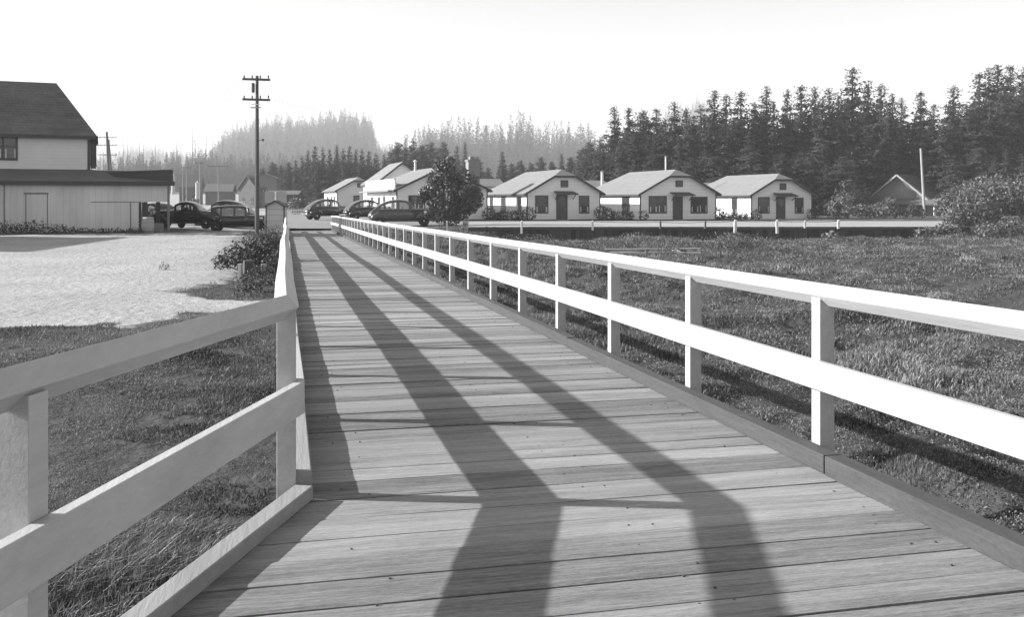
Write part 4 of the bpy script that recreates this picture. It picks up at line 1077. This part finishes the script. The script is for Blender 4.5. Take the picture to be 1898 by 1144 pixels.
# weeds along the foot of the warehouse
for i, (a, b, v, hh, lab) in enumerate([(2, 62, 47.5, .55, 'dark tall weeds against the plank wall at the left edge'), (66, 118, 47.6, .5, 'dark tall weeds below the boarded door outline of the lean-to'), (125, 255, 48.2, .22, 'low dark weeds along the lean-to wall foot')]):
    w = (b-a)*v/FPX; n = int(w/.3)+1
    bl = [(-w/2+w*k/(n-1), 0, hh*.4, .22, .22, hh*rnd.uniform(.5, 1.0)) for k in range(n)]
    leafy('weeds', lab, 'weeds', (a+b)/2, v, bl, 1500, .05, LEAFK, seed=120+i, group='weeds at the foot of the lean-to', shell=.2)
# garden shrubs far behind the street
for i, (px, v, lab) in enumerate([(548, 118, 'pale flowering shrub behind the street, right of the notice board'), (566, 122, 'rounded shrub left of the farthest cottage'), (583, 118, 'pale shrub against the left end of the farthest cottage')]):
    leafy('garden_shrub', lab, 'shrub', px, v, [(0,0,1.0,1.0,.8,1.0),(.6,0,.8,.7,.7,.8)], 500, .16, LEAFB if i != 1 else LEAFK, seed=140+i, group='garden shrubs across the street', shell=.6, z=-.3)
# low fence across the street
t = thing('picket_fence', 'low pale picket fence across the street left of the farthest cottage', 'fence', (*at(566, 112), Hs(us(566, 112), 112)), -TH)
m = MB()
for k in range(36): m.box(-3.6+.2*k-.04, -3.6+.2*k+.04, 0, .03, 0, .75)
m.build('pickets', OLDW, t); MB().box(-3.7, 3.6, .031, .08, .5, .58).box(-3.7, 3.6, .031, .08, .15, .23).build('rails', OLDW, t)

# ------------------------------------------------------------------ far village on the left
def far_house(px, v, w, ye, yr, d, phi, label, wm, rm, ridge='x', zb=None, wins=()):
    X, Y = at(px, v); z = Hs(us(px, v), v) if zb is None else zb
    t = thing('far_house', label, 'house', (X, Y, z), phi-TH, 'far buildings across the street'); e = zat(ye, v)-z; r = zat(yr, v+ (d/2 if ridge == 'x' else 0))-z
    if ridge == 'y':
        MB().prism([(-w/2, 0), (w/2, 0), (w/2, e), (0, r-.1), (-w/2, e)], 0, d).build('wall', wm, t)
        m = MB(); k = (r-e)/(w/2); m.add([(-w/2-.3, -.3, e-.3*k), (0, -.3, r), (w/2+.3, -.3, e-.3*k), (-w/2-.3, d+.3, e-.3*k), (0, d+.3, r), (w/2+.3, d+.3, e-.3*k)], [(0,1,4,3),(1,2,5,4)])
    else:
        MB().box(-w/2, w/2, 0, d, 0, e).build('wall', wm, t)
        m = MB(); m.add([(-w/2-.3, -.4, e-.1), (w/2+.3, -.4, e-.1), (w/2+.3, d/2, r), (-w/2-.3, d/2, r), (-w/2-.3, d+.4, e-.1), (w/2+.3, d+.4, e-.1)], [(0,1,2,3),(3,2,5,4)])
    m.build('roof', rm, t, solid=.15)
    for x, z0, z1, ww in wins: window(t, x, z0, z1, ww, 0, 1)
    return t, e, r
GREYW = mat('far_grey_wall', .10, .9, var=.2, scale=(1,1,1)); GREYR = mat('far_grey_roof', .11, .9)
far_house(352, 215, 4.5, 346, 324, 5, R(12), 'far pale fronted shop at the left end of the distant street', GREYW, GREYR, 'x', wins=[(-1.2, .8, 2.2, 1), (1, .8, 2.2, 1.2)])
far_house(405, 210, 5.5, 354, 341, 6, R(8), 'long low far building with a grey roof above the touring car', GREYW, GREYR, 'x')
far_house(459, 178, 4.6, 348, 324, 4.5, -R(30), 'far house with a light edged steep gable, partly behind the tall pole', GREYW, GREYR, 'y', wins=[(-1.1, .8, 2, .8), (1.1, .8, 2, .8)])
t, e, r = far_house(491, 178, 4.2, 330, 321, 5, R(5), 'tiny far house with a white chimney just right of the tall pole', mat('far_pale_wall', .15, .9), GREYR, 'y', wins=[(0, 3, 4, .8)])
MB().box(-1.9, -1.5, 1, 1.4, e, r+1.2).build('chimney', OLDW, t)
far_house(523, 160, 5, 359, 353, 4, 0, 'long dark low shed across the street behind the notice board', mat('far_dark_wall', .04, .9), GREYR, 'x')
def pillar(px, v, y0, y1, w, label):
    X, Y = at(px, v); z = zat(y1, v); h = zat(y0, v)-z
    t = thing('white_pillar', label, 'pillar', (X, Y, z), -TH, 'white pillars on the far street')
    MB().lathe([(w*.6, -.3), (w*.6, .25), (w*.5, .3), (w*.5, h-.3), (w*.62, h-.25), (w*.62, h)], n=12).build('shaft', WHITE, t)
    MB().lathe([(.05, 0), (w*.3, .15), (.05, .35)], (0, 0, h), n=10).build('globe', OLDW, t)
pillar(366, 185, 339, 366, .75, 'wide white pillar standing on the far street beyond the dark coupe')
pillar(321, 190, 325, 357, .7, 'white pillar just right of the lean-to roof end')

# ------------------------------------------------------------------ hills with their distant forest
def hill(name, prof, v0, v1, tree_h, m, n_trees, seed, lab, tscale=1.0, back=1.3, snag=0):
    """prof: skyline (px, y) of the tree tops; the ground ridge lies tree_h lower at distance v1"""
    pxs = [p[0] for p in prof]; yy = [p[1] for p in prof]
    def crest(px): return np.maximum(zat(np.interp(px, pxs, yy), v1)-tree_h, 0)
    nu_, nv_ = 90, 26
    vv = np.concatenate([np.linspace(v0, v1, nv_-8), np.linspace(v1, v1*back, 9)[1:]])
    pp = np.linspace(pxs[0]-60, pxs[-1]+60, nu_)
    def hz_(px, v):
        f = np.where(v <= v1, sstep(v0, v1, v)*.45+.55*np.clip((v-v0)/(v1-v0), 0, 1), 1-sstep(v1, v1*back, v))
        e = sstep(pxs[0]-60, pxs[0], px)*(1-sstep(pxs[-1], pxs[-1]+60, px))
        return Hc(px, v)+(crest(px))*f*e
    def Hc(px, v): return H((px-CX)/FPX*v, v)-1.0
    PX, VV = np.meshgrid(pp, vv); ZZ = hz_(PX, VV)+1.5*(fbm(PX*.05, VV*.03, seed)-.5); UU = (PX-CX)/FPX*VV
    P = np.stack([UU*CT+VV*ST, -UU*ST+VV*CT, ZZ], -1).reshape(-1, 3); k = np.arange(len(vv)*nu_).reshape(len(vv), nu_)
    F = np.stack([k[:-1,:-1], k[:-1,1:], k[1:,1:], k[1:,:-1]], -1).reshape(-1, 4)
    o = np_mesh(name, P, F, mat('hill_soil', .10, .95, var=.3, scale=(.05, .05, .05)), smooth=True); tag(o, kind='structure')
    # forest: every tree a tapering trunk with ragged whorls of foliage
    g = rng(seed); VS = []; FS = []; b = 0
    base = []
    for s_ in range(5):
        gg = rng(seed*7+s_); C = []
        for kk in range(24):
            f = .1+.88*kk/24; r = .19*(1-f)**.85*gg.uniform(.7, 1.25)
            for a in gg.uniform(0, 6.28, 6): 
                L = r*gg.uniform(.5, 1.1); C.append((math.cos(a)*L, math.sin(a)*L, f+gg.uniform(-.02, .02)))
        C = np.array(C); a, bb = rand_frames(len(C), gg); sz = (.022+.03*(1-C[:, 2]))[:, None]*gg.uniform(.6, 1.4, len(C))[:, None]
        V = np.stack([C-a*sz, C+bb*sz*.7, C+a*sz], 1).reshape(-1, 3)
        tr = np.array([[-.012,0,0],[.012,0,0],[0,0,.98],[0,-.012,0],[0,.012,0],[0,0,.98]])
        base.append(np.concatenate([V, tr]))
    n = n_trees
    px = g.uniform(pxs[0]-20, pxs[-1]+20, n); v = v0+(v1-v0)*g.uniform(.05, 1.03, n)**.8
    z = hz_(px, v); hh = tree_h*np.where(g.random(n) < .2, g.uniform(1.0, 1.3, n), g.uniform(.55, .95, n))*tscale*(v/v1)**.8; u = (px-CX)/FPX*v
    for i in range(n):
        B = base[g.integers(5)]; w = hh[i]*g.uniform(.7, 1.15)
        c_, s_ = math.cos(i), math.sin(i)
        x = (B[:, 0]*c_-B[:, 1]*s_)*w+u[i]*CT+v[i]*ST; y = (B[:, 0]*s_+B[:, 1]*c_)*w-u[i]*ST+v[i]*CT
        VS.append(np.stack([x, y, B[:, 2]*hh[i]+z[i]-.3], 1))
    V = np.concatenate(VS); F = np.arange(len(V)).reshape(-1, 3)
    f = np_mesh('distant_forest', V, F, m); tag(f, lab, 'forest', kind='stuff')
    return hz_
hill('left_hill', [(345,345),(380,300),(400,262),(430,240),(460,230),(500,222),(540,216),(580,222),(604,214),(640,207),(672,210),(690,224),(696,268),(740,285),(800,300)], 620, 1300, 30, LEAFG, 2200, 3, 'hazy conifer forest covering the far hill left of centre', 1.0)
hill('right_hill', [(720,300),(760,262),(800,250),(830,240),(860,236),(900,246),(940,242),(960,230),(1000,243),(1040,238),(1080,243),(1100,262),(1180,275)], 560, 900, 27, LEAFG, 1000, 5, 'hazy conifer forest on the low hill behind the store and first cottage', 1.15)
hill('peak', [(1210,225),(1240,198),(1262,182),(1285,178),(1308,186),(1330,205),(1360,230)], 1300, 1700, 26, LEAFG, 500, 6, 'faint forested peak showing above the dark wood behind the middle cottage')
hill('coast_range', [(150,290),(200,272),(240,262),(300,268),(345,275),(380,285),(420,300),(460,310)], 1200, 1750, 28, LEAFG, 900, 8, 'very faint pale forest on the far skyline at left', .8)
hill('low_rise', [(150,322),(200,310),(250,300),(300,296),(345,290),(400,292),(450,296),(520,298),(560,305),(600,320)], 400, 620, 16, LEAFG, 1200, 9, 'grey belt of conifers behind the far village at left')

# dead snags standing on the left skyline
def snag(px, v, ytop, ybase, label, seed):
    g = random.Random(seed); X, Y = at(px, v); z = zat(ybase, v); h = zat(ytop, v)-z; r = .0022*v**.9*.35
    t = thing('dead_tree', label, 'tree', (X, Y, z), -TH, 'bare dead trees on the left skyline')
    MB().cyl((0, 0, -1), (g.uniform(-.3, .3), 0, h), r, r*.35, 6).build('trunk', BARK, t)
    m = MB()
    for k in range(g.randint(5, 9)):
        zz = h*g.uniform(.35, .97); a = g.uniform(0, 6.28); L = h*g.uniform(.03, .09)
        m.cyl((0, 0, zz), (math.cos(a)*L, math.sin(a)*L, zz+L*g.uniform(-.2, .5)), r*.35, r*.15, 4)
    m.build('branches', BARK, t)
for i, (px, v, yt, yb_) in enumerate([(228,420,262,318),(237,520,262,312),(258,430,258,312),(266,470,264,312),(288,500,262,308),(327,480,262,305),(335,460,258,305),(357,420,236,300),(362,400,240,300),(367,440,248,300),(382,420,236,296),(394,500,262,296),(413,560,248,280),(186,420,270,322),(192,470,276,322)]):
    snag(px, v, yt, yb_, ['thin bare dead tree left of the far hill, over the lean-to roof', 'bare dead trunk left of the far hill, over the far village'][px > 315] if px not in (357, 382) else ('tallest bare dead tree left of the far hill' if px == 382 else 'tall bare dead tree with stubby limbs, left of the tallest one'), i)

# ------------------------------------------------------------------ grass
def blades(name, P, h, w, g, m, lean=.35, label=None, windx=.0, seg=2):
    n = len(P); az = g.uniform(0, 2*PI, n); ln = g.uniform(.1, 1, n)*lean
    d = np.stack([np.cos(az)+windx, np.sin(az), np.zeros(n)], 1); side = np.stack([-np.sin(az+.5), np.cos(az+.5), np.zeros(n)], 1)
    up = np.array([0, 0, 1.0])
    hh = h[:, None]; ww = w[:, None]; l = ln[:, None]
    if seg == 2:
        m0 = P+up*hh*.55+d*hh*l*.25; tip = P+up*hh*(1-.25*l)+d*hh*l*.9
        V = np.stack([P-side*ww, P+side*ww, m0+side*ww*.8, m0-side*ww*.8, tip], 1)
        V = V.reshape(-1, 3); i = np.arange(n)*5
        F = np.concatenate([np.stack([i, i+1, i+2], 1), np.stack([i, i+2, i+3], 1), np.stack([i+3, i+2, i+4], 1)])
    else:
        tip = P+up*hh*(1-.2*l)+d*hh*l*.6
        V = np.stack([P-side*ww, P+side*ww, tip], 1).reshape(-1, 3); F = np.arange(n*3).reshape(n, 3)
    o = np_mesh(name, V, F, m); tag(o, label, 'grass', kind='stuff'); return o
GRASS = mat('marsh_grass', .155, .6, island=.6, trans=.3, spec=.3, var=2.6, scale=(.38, .38, .38), detail=5)  # strong tone patches stand in for the shaded hollows of the marsh
TURF = mat('short_turf', .125, .6, island=.6, trans=.3, spec=.3, var=2.0, scale=(.8, .8, .8), detail=5)
def scatter(n, v0, v1, p0, p1, g, power=2.0, cond=None):
    # density falls with distance: uniform in bearing, v ~ v^(1/power)
    v = (g.uniform(v0**power, v1**power, n))**(1/power); u = (g.uniform(p0, p1, n)-CX)/FPX*v
    X = u*CT+v*ST; Y = -u*ST+v*CT
    k = cond(X, Y, u, v) if cond is not None else np.ones(n, bool)
    X, Y, u, v = X[k], Y[k], u[k], v[k]
    return X, Y, u, v, H(u, v)
g = rng(100)
clump = lambda X, Y, s=.8, sd=31: fbm(X*s, Y*s, sd, 3)
# right marsh, three rings
for (n, v0, v1, hb, wb, lab, nm) in [(170000, 3.3, 12, .055, .0042, 'fine marsh grass right beside the pier', 'marsh_grass_near'), (230000, 11, 30, .07, .0085, 'rough marsh grass in the middle of the flat right of the pier', 'marsh_grass_middle'), (190000, 28, 62, .11, .019, 'rough marsh grass toward the road and cottages', 'marsh_grass_far')]:
    X, Y, u, v, z = scatter(n, v0, v1, 560, 2050, g, .9 if v0 > 20 else 1.2, lambda X, Y, u, v: (X > 3.05) & (v < 61.7))
    c = clump(X, Y, .5, 31); c2 = clump(X, Y, 1.9, 37)
    keep = (c2 > .32+.1*g.random(len(X))) & (c > .31)
    X, Y, u, v, z, c, c2 = [q[keep] for q in (X, Y, u, v, z, c, c2)]
    h = hb*(.35+2.6*np.clip(c-.32, 0, 1)+1.4*np.clip(c2-.45, 0, 1))*g.uniform(.6, 1.3, len(X))
    blades('marsh_grass', np.stack([X, Y, z-.01], 1), h, wb*g.uniform(.6, 1.3, len(X)), g, GRASS, .8, lab, seg=1 if v0 > 20 else 2)
# weeds in clumps: flat leaves standing above the marsh grass
g2 = rng(140); C = []; S = []; NN = []
for k in range(760):
    v = (g2.uniform(9**1.5, 61.4**1.5))**(1/1.5); px = g2.uniform(860, 2000); u = us(px, v); X = u*CT+v*ST; Y = -u*ST+v*CT
    if X < 3.6: continue
    cl = float(clump(np.array([X]), np.array([Y]), .16, 51)[0])
    if cl < .45-.05*(v > 35)*(px > 1150): continue
    r = g2.uniform(.2, .75)*(.35+v/55); hg = r*g2.uniform(.28, .62)
    n = int(min(900, 5.5*(r/(.012+.0008*v))**1.25)); d = g2.normal(size=(n, 3)); d[:, 2] = np.abs(d[:, 2]); d /= np.linalg.norm(d, axis=1)[:, None]
    rr = g2.uniform(.6, 1.08, n)*(1+.35*(fbm(d[:, 0]*2.5+X, d[:, 1]*2.5+Y, 5, 3)-.5)*2)
    sx, sy = g2.uniform(.8, 1.7), g2.uniform(.7, 1.1)
    C.append(np.stack([X+d[:, 0]*rr*r*sx, Y+d[:, 1]*rr*r*sy, Hs(u, v)-.04+d[:, 2]*rr*hg], 1)); S.append(np.full(n, .010+.0009*v)); NN.append(d+np.array([0, 0, .35]))
V, F = leaves(np.concatenate(C), np.concatenate(S), g2, .5, np.concatenate(NN), .8)
o = np_mesh('marsh_scrub', V, F, mat('marsh_scrub_leaves', .125, .8, island=.5, trans=.12, spec=.12)); tag(o, 'low lumpy scrub scattered across the marsh', 'scrub', kind='stuff')
# small leafy ground cover close to the right kerb
X, Y, u, v, z = scatter(230000, 3.2, 15, 900, 2050, g, 1.2, lambda X, Y, u, v: (X > 3.02) & (fbm(X*1.1, Y*1.1, 83, 3) > .36))
V, F = leaves(np.stack([X, Y, z+.005+.075*g.random(len(X))*fbm(X*1.1, Y*1.1, 83, 3)*1.6], 1), .0085*g.uniform(.6, 1.5, len(X)), g, .6)
o = np_mesh('ground_cover', V, F, mat('ground_cover_leaves', .15, .5, island=.6, trans=.25, spec=.4)); tag(o, 'small leafy ground cover beside the right edge of the pier', 'ground cover', kind='stuff')
# left bank
LB = lambda X, Y, u, v: (X < -.12-np.clip(5-Y, 0, 9)*.42) & (sandmask(u, v) < .4+.15*vnoise(X*3, Y*3, 4))
X, Y, u, v, z = scatter(190000, 3.2, 16, -60, 560, g, 1.5, LB)
c = clump(X, Y, .9, 61); c2 = clump(X, Y, 3.0, 67); keep = c2 > .28+.1*g.random(len(X)); X, Y, u, v, z, c, c2 = [q[keep] for q in (X, Y, u, v, z, c, c2)]
blades('bank_turf', np.stack([X, Y, z-.01], 1), (.015+.055*np.clip(c-.3, 0, 1))*g.uniform(.6, 1.4, len(X)), (.002+.00028*v)*g.uniform(.7, 1.3, len(X)), g, TURF, .7, 'short turf on the bank left of the pier')
X, Y, u, v, z = scatter(26000, 2.6, 6.6, -60, 560, g, 1.8, lambda X, Y, u, v: LB(X, Y, u, v) & (X > -2.6+.25*vnoise(X*2, Y*2, 8)))
c = clump(X, Y, 1.1, 71)
h = (.13+.44*np.clip(c-.25, 0, 1))*g.uniform(.5, 1.25, len(X))*(1-.6*sstep(5.2, 6.6, v))
blades('tall_grass', np.stack([X, Y, z-.01], 1), h, np.full(len(X), .0036)*g.uniform(.7, 1.4, len(X)), g, mat('tall_grass_blade', .15, .5, island=.85, trans=.3, spec=.4), 1.1, 'long wind-blown grass below the near left railing', windx=.5)
X, Y, u, v, z = scatter(60000, 13, 48, -60, 540, g, 1.0, lambda X, Y, u, v: (X < -.2) & (sandmask(u, v) < .42+.2*vnoise(X*2, Y*2, 4)) & (v < 44))
blades('sand_edge_grass', np.stack([X, Y, z-.01], 1), .05*g.uniform(.5, 1.6, len(X)), .007*g.uniform(.7, 1.3, len(X)), g, TURF, .8, 'thin grass where the sand meets the bushes', seg=1)
# grass on the earth slope beside the pier end and along the cottage fronts
X, Y, u, v, z = scatter(60000, 50, 80, 480, 900, g, 1.0, lambda X, Y, u, v: (X > 3.2) & (v < 79) & ~((u > us(868, 1)*v) & (v > 62.5)) & ~((v > 66.3) & (u < us(858, 1)*v)))
blades('slope_grass', np.stack([X, Y, z-.01], 1), .16*g.uniform(.4, 1.4, len(X)), .024*g.uniform(.7, 1.3, len(X)), g, TURF, .8, 'dark grass on the slope between pier end and road', seg=1)

# ------------------------------------------------------------------ haze
HZ = bpy.data.materials.new('haze_air'); HZ.use_nodes = True; N = HZ.node_tree.nodes; N.remove(N['Principled BSDF'])
pv = N.new('ShaderNodeVolumePrincipled'); pv.inputs['Color'].default_value = (.97, .97, .97, 1); pv.inputs['Density'].default_value = .00045; pv.inputs['Anisotropy'].default_value = 0
HZ.node_tree.links.new(pv.outputs[0], N['Material Output'].inputs['Volume'])
hz = MB().box(-1700, 1900, -40, 2500, -8, 215).build('haze', HZ); tag(hz, kind='stuff')
# ------------------------------------------------------------------ camera, light, sky
cam = bpy.data.cameras.new('camera'); co = bpy.data.objects.new('camera', cam); COL.objects.link(co)
co.location = (0, 0, EYE); co.rotation_euler = (R(90), 0, -TH)
cam.sensor_width = 36; cam.lens = 36*FPX/1898; cam.shift_y = -(572-HY)/1898; cam.clip_end = 5000; cam.clip_start = .05
scene.camera = co
SUN = Vector((-2.15, .73, 1.0)).normalized()
sl = bpy.data.lights.new('sun', 'SUN'); sl.energy = 5.0; sl.angle = R(.6); so = bpy.data.objects.new('sun', sl); COL.objects.link(so)
so.rotation_euler = SUN.to_track_quat('Z', 'Y').to_euler(); so.location = (-30, 20, 40)
wd = bpy.data.worlds.new('World'); scene.world = wd; wd.use_nodes = True
N = wd.node_tree.nodes; L = wd.node_tree.links; bg = N['Background']
sky = N.new('ShaderNodeTexSky'); sky.sky_type = 'NISHITA'; sky.sun_disc = False
sky.sun_elevation = math.asin(SUN.z); sky.sun_rotation = math.atan2(SUN.x, SUN.y)
sky.air_density = 1.0; sky.dust_density = 1.0; sky.ozone_density = 1
bw = N.new('ShaderNodeRGBToBW'); L.new(sky.outputs[0], bw.inputs[0]); L.new(bw.outputs[0], bg.inputs[0])
bg.inputs[1].default_value = .10
vsn = scene.view_settings; vsn.view_transform = 'Standard'; vsn.look = 'None'; vsn.gamma = 1; vsn.exposure = 1.3
scene.cycles.max_bounces = 6; scene.cycles.transparent_max_bounces = 12; scene.cycles.volume_bounces = 0
scene.cycles.use_denoising = True
